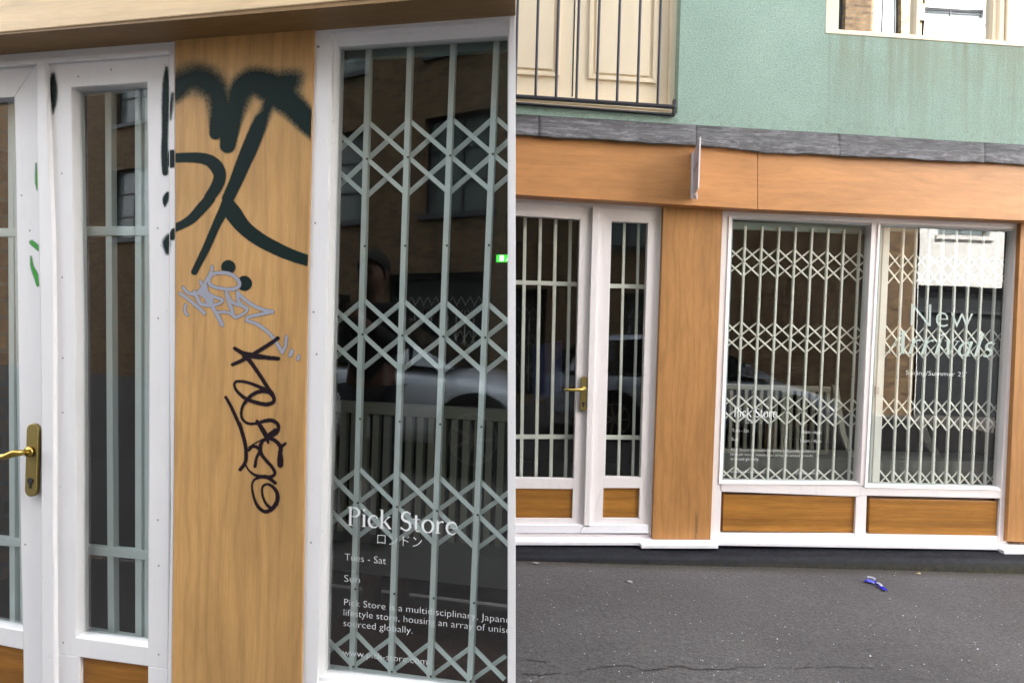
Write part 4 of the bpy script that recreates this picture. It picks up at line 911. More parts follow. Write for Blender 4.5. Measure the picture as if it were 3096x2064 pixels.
DN = fills('door', N, [[(43, 293), (112, 189), (116, 500), (122, 865), (126, 1120), (128, 2060), (130, 2440), (74, 2420), (70, 1963), (69, 1906), (63, 1640), (55, 1020), (48, 500)],
                       [(-800, 262), (112, 190), (43, 293), (-800, 352)], [(-800, 1745), (69, 1906), (70, 1963), (-800, 1790)], [(-800, 262), (-690, 250), (-690, 2300), (-800, 2300)]], M['white_cool'], -.008, -.05, fr=FL)
mb = MB(); pane(mb, FL, [(-800, 345), (48, 288), (73, 1912), (-800, 1750)], -.035); build('glass_pane', mb, M['glass_near'], DN, FL)
fills('wooden_panel', DN, [[(-800, 1785), (74, 1960), (78, 2420), (-800, 2280)]], M['panel'], -.02, -.045, fr=FL)
handle(FL, DN, (80.5, 107.5, 1279, 1503), ((93, 1364), (-28, 1378)))
sl = MB()
li = [(216, 265), (446, 249), (453, 900), (448, 1955), (229, 1926), (227, 1020)]
ring(sl, FL, [(138, 187), (512, 161), (514, 1020), (507, 2021), (163, 1975), (160, 1020)], li, -.003, -.05)
quad(sl, FL, [(163, 1974), (239, 1984), (239, 2440), (163, 2420)], -.003, -.05); quad(sl, FL, [(447, 2012), (507, 2020), (501, 2460), (444, 2450)], -.003, -.05)
quad(sl, FL, [(239, 2330), (445, 2365), (444, 2450), (239, 2440)], -.0035, -.05)
SN = build('side_window', sl, M['white_cool'], N, FL, bevel=.0025)
gi = [(227, 273), (445, 260), (452, 900), (447.5, 1938), (240.5, 1915), (240, 1020)]
mb = MB(); ring(mb, FL, li, gi, -.0035, -.04, -.020); build('glazing_bead', mb, M['white_cool'], SN, FL)
mb = MB(); pane(mb, FL, [(222, 268), (450, 254), (458, 900), (451, 1945), (234, 1922), (233, 1020)], -.030); build('glass_pane', mb, M['glass_near'], SN, FL)
fills('wooden_panel', SN, [[(235, 1978), (450, 2008), (448, 2375), (236, 2335)]], M['panel'], -.018, -.04, fr=FL)
# display window
A_ = [(951, 30), (1700, -30), (1700, 1020), (1700, 2220), (908, 2125), (926, 1020)]
B_ = [(1001, 100), (1539, 62), (1539, 1020), (1539, 2130), (959, 2062), (984, 1020)]
C_ = [(1013, 117), (1537, 81), (1537, 1020), (1537, 2112), (965, 2046), (990, 1020)]
D_ = [(1021, 142), (1535, 108), (1535, 1020), (1535, 2094), (981.5, 2031), (1001.5, 1020)]
mb = MB(); ring(mb, FL, A_, B_, .004, -.06); ring(mb, FL, [(a, b) for a, b in B_], C_, -.004, -.06, -.006)
WN = build('shop_window', mb, M['white_cool'], N, FL, bevel=.002)
mb = MB(); ring(mb, FL, C_, D_, -.0065, -.05, -.022); build('glazing_bead', mb, M['white_cool'], WN, FL)
mb = MB(); pane(mb, FL, [(1014, 134), (1541, 100), (1541, 2104), (974, 2040)], -.032); build('glass_pane', mb, M['glass_near'], WN, FL)
fills('window_surround', N, [[(908, 2124), (965, 2130), (965, 2480), (904, 2470)], [(965, 2400), (1700, 2480), (1700, 2560), (965, 2480)], [(1536, 2150), (1600, 2150), (1600, 2560), (1536, 2560)]], M['white_cool'], .003, -.06, fr=FL)
fills('wooden_panel', N, [[(960, 2125), (1700, 2210), (1700, 2490), (960, 2405)]], M['panel'], -.015, -.05, fr=FL)
zb_ = L(FL, (700, 2460), .0).z
mb = MB(); mb.prism([(xl_, -.09, zb_ - .03), (xr_, -.09, zb_ - .03), (xr_, -.09, zb_), (xl_, -.09, zb_)], [(xl_, .03, zb_ - .03), (xr_, .03, zb_ - .03), (xr_, .03, zb_ + .02), (xl_, .03, zb_ + .02)]); build('window_sill', mb, M['white_sill'], N, FL)
mb = MB(); mb.box((xl_, -.12, NZ - .2), (xr_, .05, zb_ - .035)); build('plinth', mb, M['plinth'], N, FL)
ul_ = L(FL, (-800, 1000), 0).x; mb = MB(); mb.box((xl_, -.005, zb_), (ul_ + .01, .06, L(FL, (-800, 262), 0).z + .3)); build('timber_cladding', mb, M['post_wood'], N, FL)

rowsN = [('band', 480.5, 465.6, 112), ('pin', 743.8, 741, 0), ('band', 1010.7, 1020, 105), ('pin', 1265.7, 1290, 0), ('band', 1519.4, 1555.6, 104), ('pin', 1779.8, 1821.6, 0), ('band', 2014, 2058, 104)]
wzn = .075
grille(FL, 'folding lattice grille behind the nearest window, its bars large in the left half', 'lattice grilles behind the glass', [1119, 1243.6, 1373.6, 1504.3], [1068, 1184.5, 1302, 1422.5], 150, 128, 2024, 2070, rowsN, M['grille_near'], wzn,
       clip=(L(FL, (960, 1000), -wzn).x, L(FL, (1560, 1000), -wzn).x), bw=.0150, sw=.0118, extra=(1, 1))
bars(FL, 'barred grille behind the glass of the near door beside the large brass handle', 'barred grilles behind the glass', [(-760, 335), (50, 284), (75, 1908), (-760, 1752)], [-400, -230, -90, 31], [-390, -224, -86, 37], [(700, 703), (1560, 1641)], M['grille_near'], .07, bw=.020, mh=.026)
bars(FL, 'barred grille in the narrow side light left of the graffitied pilaster', 'barred grilles behind the glass', [(222, 268), (452, 254), (452, 1944), (235, 1916)], [326, 417], [335, 418], [(698.5, 698.5), (1658, 1678)], M['grille_near'], .07, bw=.0215, mh=.027, frame=.014)

for px_, py_, par_, w_ in [(477, 690, SN, -.003), (478, 962, SN, -.003), (477, 1571, SN, -.003), (480, 1709, SN, -.003), (480, 1977, SN, -.003), (187, 525, SN, -.003), (188, 838, SN, -.003), (190, 1082, SN, -.003), (190, 1246, SN, -.003), (191, 1941, SN, -.003), (953, 674, WN, .004), (948, 943, WN, .004), (957, 1070, WN, .004), (940, 1639, WN, .004), (962, 142, WN, .004), (336, 211, SN, -.003), (237, 232, SN, -.003), (65, 591, DN, -.008), (90, 697, DN, -.008), (76, 1645, DN, -.008)]:
    mb = MB(); c_ = L(FL, (px_, py_), w_); mb.tube((c_.x, c_.y + .0003, c_.z), (c_.x, c_.y - .0007, c_.z), .0030 if py_ != 142 else .005, .0022, 9); build('screw_head', mb, M['screw'], par_, FL)
# graffiti
def P1(*a): return [(x / 3.564 + 520, y / 3.564 + 180, r, s) for x, y, r, s in a]
def P2(*a): return [(x / 3.564 + 520, y / 3.564 + 600, r, s) for x, y, r, s in a]
def P3(rad, *a): return [(x / 4.9 + 520, y / 4.9 + 780, rad, 1.6) for x, y in a]
def P4_(*a): return [(x / 4.9 + 620, y / 4.9 + 1000, r, 1.4) for x, y, r in a]
def P5(*a): return [(x / 4.9 + 620, y / 4.9 + 1280, r, 1.4) for x, y, r in a]
green = [
    P1((10, 340, 28, 14), (150, 235, 30, 30), (270, 205, 32, 32), (390, 250, 34, 30), (475, 340, 30, 26), (500, 480, 24, 22), (500, 650, 22, 10), (472, 790, 16, 4)),
    P1((600, 925, 19, 4), (625, 740, 24, 6), (680, 520, 26, 18), (720, 380, 30, 22), (790, 285, 32, 20), (890, 240, 34, 22), (1010, 275, 38, 22), (1150, 330, 42, 24), (1240, 260, 30, 26), (1330, 200, 14, 28), (1370, 175, 4, 28)),
    P1((560, 380, 14, 34), (570, 520, 18, 24), (575, 680, 24, 8)),
    P1((1130, 350, 40, 24), (1290, 490, 32, 24), (1420, 620, 30, 18), (1600, 770, 32, 14)),
    P1((1060, 440, 20, 22), (1010, 560, 13, 26), (950, 680, 19, 12), (860, 900, 21, 5), (775, 1100, 19.5, 3), (685, 1320, 17, 2.5), (600, 1500, 15, 2)),
    P2((600, 10, 14, 2), (570, 100, 15, 2), (480, 280, 12, 2), (370, 530, 11, 2), (240, 790, 9, 2)),
    P2((600, 60, 19, 3), (660, 160, 24, 3), (780, 315, 21, 3), (950, 445, 19.5, 3), (1150, 550, 18, 3), (1330, 625, 16.5, 3), (1540, 690, 15.5, 3)),
    P1((0, 1064, 13, 3), (200, 1055, 14, 3), (370, 1075, 16, 3), (470, 1145, 19, 3), (515, 1250, 18, 3), (480, 1370, 17, 3), (400, 1490, 15, 2)),
    P2((410, 0, 15, 2), (330, 90, 15, 2), (215, 215, 13.5, 2), (110, 280, 11.5, 2), (0, 330, 11, 3)),
    P2((607, 740, 20.5, 2.5)), P2((778, 910, 20.5, 2.5), (780, 914, 21.5, 2.5))]
rubs = [P1((985, 560, 6, 14), (1000, 650, 9, 12), (975, 740, 4, 10))]
silver = [P3(5, (598, 125), (575, 210), (520, 310), (480, 380), (440, 440)), P3(5.8, (540, 335), (600, 240), (760, 218), (900, 255), (985, 340), (985, 420), (880, 463), (700, 445), (580, 405), (540, 335)),
          P3(5, (420, 345), (460, 420), (540, 520), (640, 580), (735, 610), (735, 650), (650, 690), (560, 690)), P3(5.5, (165, 440), (220, 500), (330, 540), (430, 480), (480, 430)),
          P3(5.5, (120, 525), (230, 600), (340, 690), (400, 740), (480, 820)), P3(6, (330, 500), (380, 600), (430, 680), (560, 700), (600, 690)), P3(6.5, (490, 400), (540, 600), (610, 740), (690, 880), (745, 990)),
          P3(13, (440, 500), (520, 560), (560, 630)), P3(4.5, (690, 800), (800, 800), (860, 820), (940, 880)), P3(5.5, (808, 510), (830, 620), (880, 740), (910, 850)), P3(6, (815, 560), (850, 680), (890, 780)),
          P3(5.2, (812, 520), (890, 650), (1000, 700), (1110, 740), (1090, 800), (1010, 850), (940, 880)), P3(5.5, (970, 510), (985, 640), (1080, 735)), P3(5.8, (970, 510), (1060, 600), (1200, 700), (1350, 765), (1490, 793)),
          P3(5.4, (1490, 797), (1300, 835), (1130, 875), (1105, 920)), P3(5.6, (1105, 925), (1250, 975), (1390, 1070), (1500, 1180), (1570, 1290), (1632, 1395)), P3(4.8, (1632, 1395), (1680, 1300), (1695, 1160)),
          P3(4.8, (205, 690), (188, 780), (230, 845)), P3(6.5, (1780, 1375), (1750, 1435)), P3(5.5, (1880, 1450), (1865, 1500))]
marker = [P4_((1075, 110, 6.3), (1000, 165, 6.2), (850, 262, 6.3), (700, 355, 6.5), (560, 430, 6), (410, 498, 5.6)), P4_((440, 258, 5.5), (560, 330, 7), (700, 365, 9), (900, 392, 6.8), (1085, 410, 5.8)), P4_((600, 370, 11), (660, 440, 7), (800, 640, 6), (890, 780, 6), (960, 890, 6)),
          P4_((970, 900, 7), (850, 850, 6), (700, 785, 4.8), (560, 748, 4.4), (460, 750, 4.2), (435, 810, 4), (480, 900, 4.6), (600, 1000, 5.6), (760, 1060, 6), (900, 1085, 6.3), (1000, 1060, 6), (1018, 990, 5.8), (960, 905, 8), (850, 892, 6.5), (740, 920, 5.8), (640, 1000, 6.2), (560, 1110, 4.6), (535, 1220, 4.2), (560, 1310, 4.2), (640, 1370, 4.4), (760, 1368, 4.6), (900, 1330, 6), (1010, 1332, 6), (1085, 1400, 5.6), (1065, 1500, 5.4), (980, 1560, 5)),
          P4_((770, 1335, 5), (820, 1420, 5.6), (900, 1560, 6)), P4_((305, 980, 4.6), (380, 1110, 5), (450, 1260, 5.4), (520, 1420, 5.6), (565, 1560, 5.6)),
          P5((1040, 90, 5), (930, 180, 6)), P5((820, 30, 5.6), (900, 160, 6), (935, 280, 4)), P5((510, 0, 5.6), (570, 200, 5.6), (605, 380, 5.8), (600, 560, 5.6), (520, 680, 5.4)),
          P5((930, 190, 2), (740, 290, 2), (650, 350, 2.4)), P5((650, 395, 4), (690, 345, 5), (750, 340, 5), (812, 400, 5), (760, 510, 4.4), (740, 635, 5)), P5((930, 205, 6.5), (850, 260, 5.4), (818, 340, 6), (830, 440, 5.6), (900, 540, 5.2), (990, 640, 5), (1035, 725, 5.2), (1005, 775, 5), (950, 785, 5)),
          P5((940, 205, 6), (1050, 260, 6), (1120, 350, 6.5), (1112, 440, 7), (1115, 540, 9.5), (1115, 610, 9)), P5((1120, 350, 5.5), (1190, 292, 4)), P5((600, 600, 2), (640, 680, 2.8), (720, 750, 3.8), (820, 785, 5.8), (930, 795, 6), (1040, 880, 5)),
          P5((820, 785, 5.5), (730, 830, 3.6), (695, 920, 3.2), (720, 1080, 3.8), (780, 1220, 5), (880, 1300, 5.6), (980, 1270, 6.4), (1062, 1160, 6.8), (1070, 1040, 6), (1010, 940, 5), (920, 895, 3.8), (850, 940, 3.6), (850, 1060, 3.6), (900, 1180, 4), (955, 1235, 5))]
PL = paint_layer('graffiti_paint', [('spray', (0.006, 0.017, 0.0155)), ('silver_tag', (0.33, 0.34, 0.40)), ('marker', (0.016, 0.008, 0.012))], .45)
xl2 = lambda y: float(np.interp(y, [100, 700, 1000, 1540, 2060], [529, 531, 531, 526, 520])); xr2 = lambda y: float(np.interp(y, [75, 520, 1020, 1540, 2060], [949, 937.5, 925, 918, 910]))
def cut_cov(): pass
green = [[(x, y, q * 1.14 + 2, t * (2.0 if i < 2 else 1.5)) if i < 4 else (x, y, q * 1.1 + 1, t * 1.2) if i == 4 else (x, y, q * 1.06, t) for x, y, q, t in st] for i, st in enumerate(green)]
paint_patch('graffiti', FL, PIL, xl2, xr2, 175, 1575, .0108, 2.0, {'spray': green, 'silver_tag': silver, 'marker': marker}, PL)
PS = paint_layer('stray_spray_paint', [('spray', (0.006, 0.017, 0.0155)), ('green_spray', (0.05, 0.36, 0.05))], .45)
stray = [[(503, 205, 3, 10), (502, 250, 10, 9), (500, 320, 11, 9), (498, 400, 9, 7), (497, 470, 10, 6), (499, 522, 9, 6)], [(522, 285, 4, 16), (516, 325, 6, 14), (514, 360, 3, 12)], [(506, 585, 5, 7), (500, 603, 9, 6), (498, 622, 3, 5)],
         [(510, 712, 5, 12), (503, 735, 12, 14), (506, 765, 5, 12)], [(526, 700, 10, 4), (520, 715, 11, 4)], [(519, 465, 12, 6), (519, 495, 13, 6)], [(161, 226, 5, 12), (160, 270, 13, 10), (162, 310, 8, 12), (160, 345, 1, 8)], [(120, 178, 2, 5), (150, 184, 4, 6), (172, 178, 1, 5)], [(380, 155, 1, 6), (450, 148, 3, 6), (495, 144, 2, 5)]]
gstray = [[(109, 495, 2, 7), (110, 545, 4, 7), (112, 575, 1, 5)], [(96, 733, 7, 5), (118, 752, 7, 5)], [(93, 775, 2, 5), (97, 805, 5, 6), (107, 830, 7, 7), (114, 862, 4, 6)]]
LY = {'spray': stray, 'green_spray': gstray}
paint_patch('stray_paint', FL, SN, lambda y: 478, lambda y: float(np.interp(y, [160, 520, 1020], [510, 511, 512])), 185, 800, -.0022, 2, LY, PS)
paint_patch('stray_paint', FL, N, lambda y: float(np.interp(y, [160, 520, 1020], [513, 513.5, 514.5])), lambda y: float(np.interp(y, [100, 700], [526, 528])), 260, 790, .0047, 2, LY, PS)
paint_patch('stray_paint', FL, SN, lambda y: float(np.interp(y, [188, 520], [140, 152])), lambda y: 185, 192, 375, -.0022, 2, LY, PS)
paint_patch('stray_paint', FL, DN, lambda y: 80, lambda y: float(np.interp(y, [190, 500, 865], [108, 112, 119])), 480, 890, -.0072, 2, LY, PS)

# lettering on the near pane
wl = -.0312
line(WN, FL, 'x', (1050, 1587), (1383, 1617), 56, wl, M['vinyl'], vf=serif_word('Pick Store'), label='shop name in pale serif lettering')
for body, a, b, cap in (('ロンドン', (1141, 1642), (1275, 1653), 27), ('Tues - Sat', (1042, 1692), (1166.5, 1704.5), 20.5), ('Sun', (1041, 1757), (1088, 1761), 20.5), ('Pick Store is a multidisciplinary, Japanese', (1040.5, 1828), (1572, 1886), 19.5), ('lifestyle store, housing an array of unisex', (1039, 1859), (1560, 1916), 19.5),
                        ('sourced globally.', (1038.5, 1891), (1247, 1914), 19.5), ('www.pick-store.com', (1036.5, 1979), (1291, 2008), 19)):
    line(WN, FL, body, a, b, cap, wl, M['vinyl'])

# inside the near shop
CLIP = (CAM - CLIP[1] * .013, CLIP[1])
rack(FL, 'pale slatted rack standing inside the nearest window of the left half', 965, 1600, 1214, 1238, 1640, -.34, 19, .020, 'slatted racks inside the windows')
mb = MB(); a = L(FL, (950, 1600), -.26); b = L(FL, (1700, 1600), -.26); z1_ = L(FL, (1200, 1650), -.26).z; mb.box((a.x, .26, z1_ - .09), (b.x, .60, z1_)); tag(build('display_ledge', mb, M['ledge'], None, FL, base=(a.x, .26, z1_ - .09)), 'dark grey ledge under the slatted rack behind the nearest window', 'ledge')
mb = MB(); mb.box((a.x, .20, z1_ - .40), (b.x, .60, z1_ - .30)); mb.box((a.x, .24, NZ + .1), (a.x + .05, .55, z1_ - .401)); mb.box((b.x - .6, .24, NZ + .1), (b.x - .55, .55, z1_ - .401)); mb.box((a.x + .05, .5, z1_ - .3), (a.x + .1, .55, z1_ - .091)); mb.box((b.x - .6, .5, z1_ - .3), (b.x - .55, .55, z1_ - .091))
tag(build('low_bench', mb, M['bark'], None, FL, base=(a.x, .2, NZ + .1), bevel=.004), 'dark low wooden bench behind the lettering of the nearest window', 'bench')
ex = thing('exit_sign', 'lit green emergency exit sign hanging inside the nearest window', 'exit sign', FL, L(FL, (1520, 793), -.7))
a, b = L(FL, (1501, 770), -.7), L(FL, (1580, 793), -.7)
mb = MB(); mb.box((a.x - .004, .701, b.z - .004), (b.x, .73, a.z + .02)); build('case', mb, M['black'], ex, FL)
mb = MB(); mb.box((a.x, .698, b.z), (b.x, .7005, a.z)); build('lit_panel', mb, M['exit_green'], ex, FL)
mb = MB(); hh = a.z - b.z; mb.box((a.x + .012, .695, b.z + hh * .12), (a.x + .028, .6975, b.z + hh * .9)); 
mb.path([(a.x + .036, .695, b.z + hh * .15), (a.x + .042, .695, b.z + hh * .45), (a.x + .046, .695, b.z + hh * .72)], .0022, 6); mb.tube((a.x + .049, .694, b.z + hh * .85), (a.x + .049, .697, b.z + hh * .85), .0028); mb.path([(a.x + .042, .695, b.z + hh * .45), (a.x + .050, .695, b.z + hh * .3), (a.x + .048, .695, b.z + hh * .12)], .002, 6)
build('running_figure', mb, M['exit_white'], ex, FL)
mb = MB(); mb.tube((lerp(a.x, b.x, .3), .715, a.z + .02), (lerp(a.x, b.x, .3), .715, 2.6), .004); build('hanger', mb, M['black'], ex, FL)
CLIP = None

# ================================================================== ACROSS THE STREET (seen mirrored in the panes)
OPY = -6.5
def opp(px, py):
    d = ray(px, py); t = (2 * Y0 - OPY - CAM.y) / d.y; q = CAM + d * t; return q.x, q.z
xs_, _ = opp(2784, 780)
def facade(name, label, cat, x0, x1, zt_, material, wins, doors, extra=None):
    t = thing(name, label, cat, FW, (x0, OPY, gz(3)), 'buildings across the street mirrored in the glass'); z0 = GZ - .5
    cuts = sorted(wins + doors, key=lambda r: r[0]); mb = MB()
    xsq = sorted(set([x0, x1] + [r[0] for r in cuts] + [r[1] for r in cuts]))
    for a, b in zip(xsq[:-1], xsq[1:]):
        zs = [z0]; 
        for r in sorted([r for r in cuts if r[0] <= a + 1e-6 and r[1] >= b - 1e-6], key=lambda r: r[2]): zs += [r[2], r[3]]
        zs.append(zt_)
        for k in range(0, len(zs), 2):
            if zs[k + 1] - zs[k] > .02: mb.box((a, OPY - .35, zs[k]), (b, OPY, zs[k + 1]))
    build('wall', mb, material, t, FW)
    mb = MB(); mb.box((x0, OPY - 4, zt_ - .3), (x1, OPY - .36, zt_ - .1)); build('roof', mb, M['roof'], t, FW)
    for i, (a, b, c, d) in enumerate(wins):
        mb = MB(); s = .05
        for q in ((a, a + s, c, d), (b - s, b, c, d), (a + s, b - s, c, c + s), (a + s, b - s, d - s, d), ((a + b) / 2 - .02, (a + b) / 2 + .02, c + s, d - s)): mb.box((q[0], OPY - .2, q[2]), (q[1], OPY - .14, q[3]))
        for k in (1, 2): z = lerp(c, d, k / 3); mb.box((a + s, OPY - .195, z - .015), (b - s, OPY - .145, z + .015))
        f = build('window', mb, M['opp_frame'], t, FW); mb = MB(); mb.box((a, OPY - .18, c), (b, OPY - .17, d)); build('pane', M and mb, M['opp_glass'], f, FW)
        mb = MB(); mb.box((a - .06, OPY - .12, c - .09), (b + .06, OPY + .06, c - .001)); build('sill', mb, M['opp_white'] if material is M['opp_white'] else M['opp_frame'], f, FW)
    for (a, b, c, d) in doors:
        mb = MB(); mb.box((a, OPY - .3, c), (b, OPY - .25, d)); o = build('shopfront', mb, M['opp_dark'], t, FW)
        mb = MB()
        for q in ((a, a + .06, c, d), (b - .06, b, c, d), (a + .06, b - .06, d - .08, d), (a + .06, b - .06, d - .62, d - .56)): mb.box((q[0], OPY - .24, q[2]), (q[1], OPY - .16, q[3]))
        build('frame', mb, M['opp_frame'], o, FW)
        if material is M['opp_white']: continue
        mb = MB(); k = int((b - a) / .17)
        for i in range(1, k):
            x = lerp(a, b, i / k); mb.box((x - .008, OPY - .22, c + .1), (x + .008, OPY - .21, d - .63))
            for zc in (c + .55, c + 1.15, c + 1.75):
                for sg in (1, -1):
                    p = Vector((x - .085, OPY - .215, zc - .14 * sg)); q = Vector((x + .085, OPY - .215, zc + .14 * sg)); mb.prism([p + Vector((0, 0, .012)), q + Vector((0, 0, .012)), q - Vector((0, 0, .012)), p - Vector((0, 0, .012))], [v + Vector((0, -.004, 0)) for v in (p + Vector((0, 0, .012)), q + Vector((0, 0, .012)), q - Vector((0, 0, .012)), p - Vector((0, 0, .012)))])
        build('lattice', mb, M['grille'], o, FW)
    return t
g0 = GZ
bw_ = [(-19.5, -17.9), (-16.2, -14.6), (-12.9, -11.3), (-9.6, -8.0), (-6.6, -5.1), (-3.4, -2.0), (-.2, 1.2), (3.0, 4.4)]
wa, wb = opp(2655, 60)[0], opp(2738, 60)[0]; wc = opp(2565, 60)[0]
winz = [(a, b, 3.5, 5.2) for a, b in bw_] + [(a, b, 6.3, 8.3) for a, b in bw_] + [(wa, wb, 6.4, 9.6), (wc - 1.2, wc, 6.4, 9.6)]
dr = [(-20, -17.4, g0 + .15, 2.5), (-14.5, -12.2, g0 + .15, 2.5), (-11.2, -8.8, g0 + .15, 2.5), (-7.4, -5.2, g0 + .15, 2.5), (-4.0, -1.6, g0 + .15, 2.5), (-.5, 1.9, g0 + .15, 2.5), (3.6, 5.6, g0 + .15, 2.5)]
facade('brick_building', 'long yellow brick building across the street, mirrored dimly in the shop glass', 'building', -24, xs_, 10.6, M['brick'], winz, dr)
mb = MB()
for a, b, c, d in dr: mb.box((a - .15, OPY + .001, d + .02), (b + .15, OPY + .14, d + .26))
va, _ = opp(2842, 700); vb, _ = opp(3000, 700); zs0 = opp(2900, 862)[1]; zs1 = opp(2900, 712)[1]
facade('white_building', 'sunlit white rendered building mirrored at the top of the right-hand window', 'building', xs_ + .01, xs_ + 9, 10.2, M['opp_white'], [(va, vb, zs1, zs1 + 1.5), (vb + .7, vb + 2.2, zs1, zs1 + 1.5), (opp(2800, 40)[0], opp(3001, 40)[0], opp(2900, 48)[1], 9.3)], [(xs_ + .02, xs_ + 2.5, g0 - .45, zs0 - .01), (xs_ + 2.55, xs_ + 4.9, g0 - .45, zs0 - .01), (xs_ + 4.95, xs_ + 7, g0 - .45, zs0 - .01)])

def car(label, O, heading, paint, L_=4.1):
    fr = WorldFrame(); fr.O = O; fr.X = heading; fr.Y = Vector((0, 0, 1)).cross(heading); fr.M = Matrix((fr.X, fr.Y, fr.Z)).transposed(); fr.Mi = fr.M.transposed()
    t = thing('parked_car', label, 'car', fr, (L_ / 2, 0, 0), 'cars parked across the street')
    k = L_ / 4.1
    st = [(0, .48, .80, .66), (.05, .30, .92, .78), (.3, .24, .99, .84), (1.2, .20, .97, .88), (2.4, .20, .94, .885), (3.0, .20, .90, .875), (3.4, .22, .83, .86), (3.75, .25, .75, .82), (3.98, .30, .66, .74), (4.1, .38, .56, .60)]
    vs, n = [], 11
    for x, zl, zb, hw in st:
        pr = [(hw * .80, zl), (hw * .97, zl + .03), (hw, lerp(zl, zb, .4)), (hw * .985, lerp(zl, zb, .78)), (hw * .90, zb - .02)]
        for y, z in pr: vs.append((x * k, y, z))
        vs.append((x * k, 0, zb + .035))
        for y, z in reversed(pr): vs.append((x * k, -y, z))
    fs = [(i * n + j, i * n + j + 1, (i + 1) * n + j + 1, (i + 1) * n + j) for i in range(len(st) - 1) for j in range(n - 1)] + [tuple(range(n)), tuple((len(st) - 1) * n + j for j in range(n - 1, -1, -1))]
    fs += [((i + 1) * n, (i + 1) * n + n - 1, i * n + n - 1, i * n) for i in range(len(st) - 1)]
    mb = MB(); mb.add(vs, fs); b = build('body', mb, paint, t, fr, smooth=True); s = b.modifiers.new('s', 'SUBSURF'); s.levels = s.render_levels = 1
    # greenhouse
    gh = [(.12, .95, .96, .78), (.28, .95, 1.20, .72), (.62, .95, 1.42, .66), (1.2, .94, 1.48, .65), (1.8, .93, 1.46, .65), (2.2, .93, 1.36, .67), (2.65, .92, 1.14, .73), (3.05, .90, .915, .79)]
    vs = []; n = 7
    for x, z0, z1, hw in gh:
        hb = .80
        for y, z in ((hb, z0), (lerp(hb, hw, .85), lerp(z0, z1, .88)), (hw * .86, z1), (0, z1 + .02), (-hw * .86, z1), (-lerp(hb, hw, .85), lerp(z0, z1, .88)), (-hb, z0)): vs.append((x * k, y, z))
    fs = [(i * n + j, i * n + j + 1, (i + 1) * n + j + 1, (i + 1) * n + j) for i in range(len(gh) - 1) for j in range(n - 1)]
    mb = MB(); mb.add(vs, fs)
    def fm(p):
        i, j = divmod(p.index, n - 1)
        if j in (0, 5): return 1 if i in (1, 2, 3, 4, 5) and i != 3 or i == 3 and False else (1 if i in (1, 2, 4, 5) else 0)
        return 1 if i in (0, 1, 5, 6) else 0
    c = build('cabin', mb, None, t, fr, mats=[paint, M['car_glass']], fmat=fm, smooth=False)
    for sy in (1, -1):
        for x in (.78, 3.28):
            c0 = Vector((x * k, sy * .885, .31)); mb = MB(); mb.tube(c0 + Vector((0, sy * .012, .02)), c0 - Vector((0, sy * .1, -.02)), .375, .375, 32); build('wheel_arch', mb, M['black'], t, fr)
            mb = MB(); mb.tube(c0 + Vector((0, sy * .022, 0)), c0 - Vector((0, sy * .2, 0)), .31, .31, 32); w_ = build('wheel', mb, M['tyre'], t, fr, bevel=.02)
            mb = MB(); mb.tube(c0 + Vector((0, sy * .024, 0)), c0 + Vector((0, sy * .028, 0)), .05, .05, 16)
            for q in range(7):
                a = 2 * math.pi * q / 7; d = Vector((math.cos(a), 0, math.sin(a))); nn = Vector((-d.z, 0, d.x)) * .017; p0, p1 = c0 + d * .04 + Vector((0, sy * .026, 0)), c0 + d * .215 + Vector((0, sy * .030, 0))
                mb.prism([p0 + nn, p0 - nn, p1 - nn * .6, p1 + nn * .6], [v + Vector((0, -sy * .02, 0)) for v in (p0 + nn, p0 - nn, p1 - nn * .6, p1 + nn * .6)])
            ring_ = 28
            vs = [c0 + Vector((math.cos(2 * math.pi * i / ring_) * r, sy * .027, math.sin(2 * math.pi * i / ring_) * r)) for r in (.205, .225) for i in range(ring_)]
            mb.add(vs, [(i, (i + 1) % ring_, ring_ + (i + 1) % ring_, ring_ + i) for i in range(ring_)]); build('rim', mb, M['alloy'], w_, fr)
        mb = MB(); mb.add([(3.72 * k, sy * .815, .70), (4.0 * k, sy * .70, .62), (4.02 * k, sy * .695, .54), (3.8 * k, sy * .80, .56)], [(0, 1, 2, 3)]); o = build('headlight', mb, M['lamp'], t, fr); s = o.modifiers.new('t', 'SOLIDIFY'); s.thickness = .04; s.offset = 0
        mb = MB(); mb.path([(2.62 * k, sy * .82, .97), (2.60 * k, sy * .90, 1.0)], .02, 8); mb.box((2.50 * k, min(sy * .89, sy * 1.05), .94), (2.66 * k, max(sy * .89, sy * 1.05), 1.07)); build('wing_mirror', mb, paint, t, fr, bevel=.03)
    return t
# the far panes mirror a car standing just behind the photographer, pointing along the street to the right
q = CAM + ray(2583, 1180) * ((2 * Y0 + .75 - 0) / ray(2583, 1180).y)
car('silver blue hatchback mirrored in the two far display windows', Vector((q.x - 4.1, -.75 - .89, gz(q.x - 2))), Vector((1, 0, 0)), M['car'])
# the near pane mirrors a second car
v = CAM + ray(1425, 1345) * (2106 * (EYE - gz(-3) - .31) / 313)
rp = FL.mirror(v); hd = FL.X.copy()
Oc = rp - hd * 3.28 + FL.Y * .885; Oc.z = gz(rp.x)
# its street-side flank faces the shop
car('pale silver car mirrored in the nearest window at the left', Vector((Oc.x, Oc.y, gz(Oc.x))) - FL.Y * (2 * .885), hd, M['car2'])


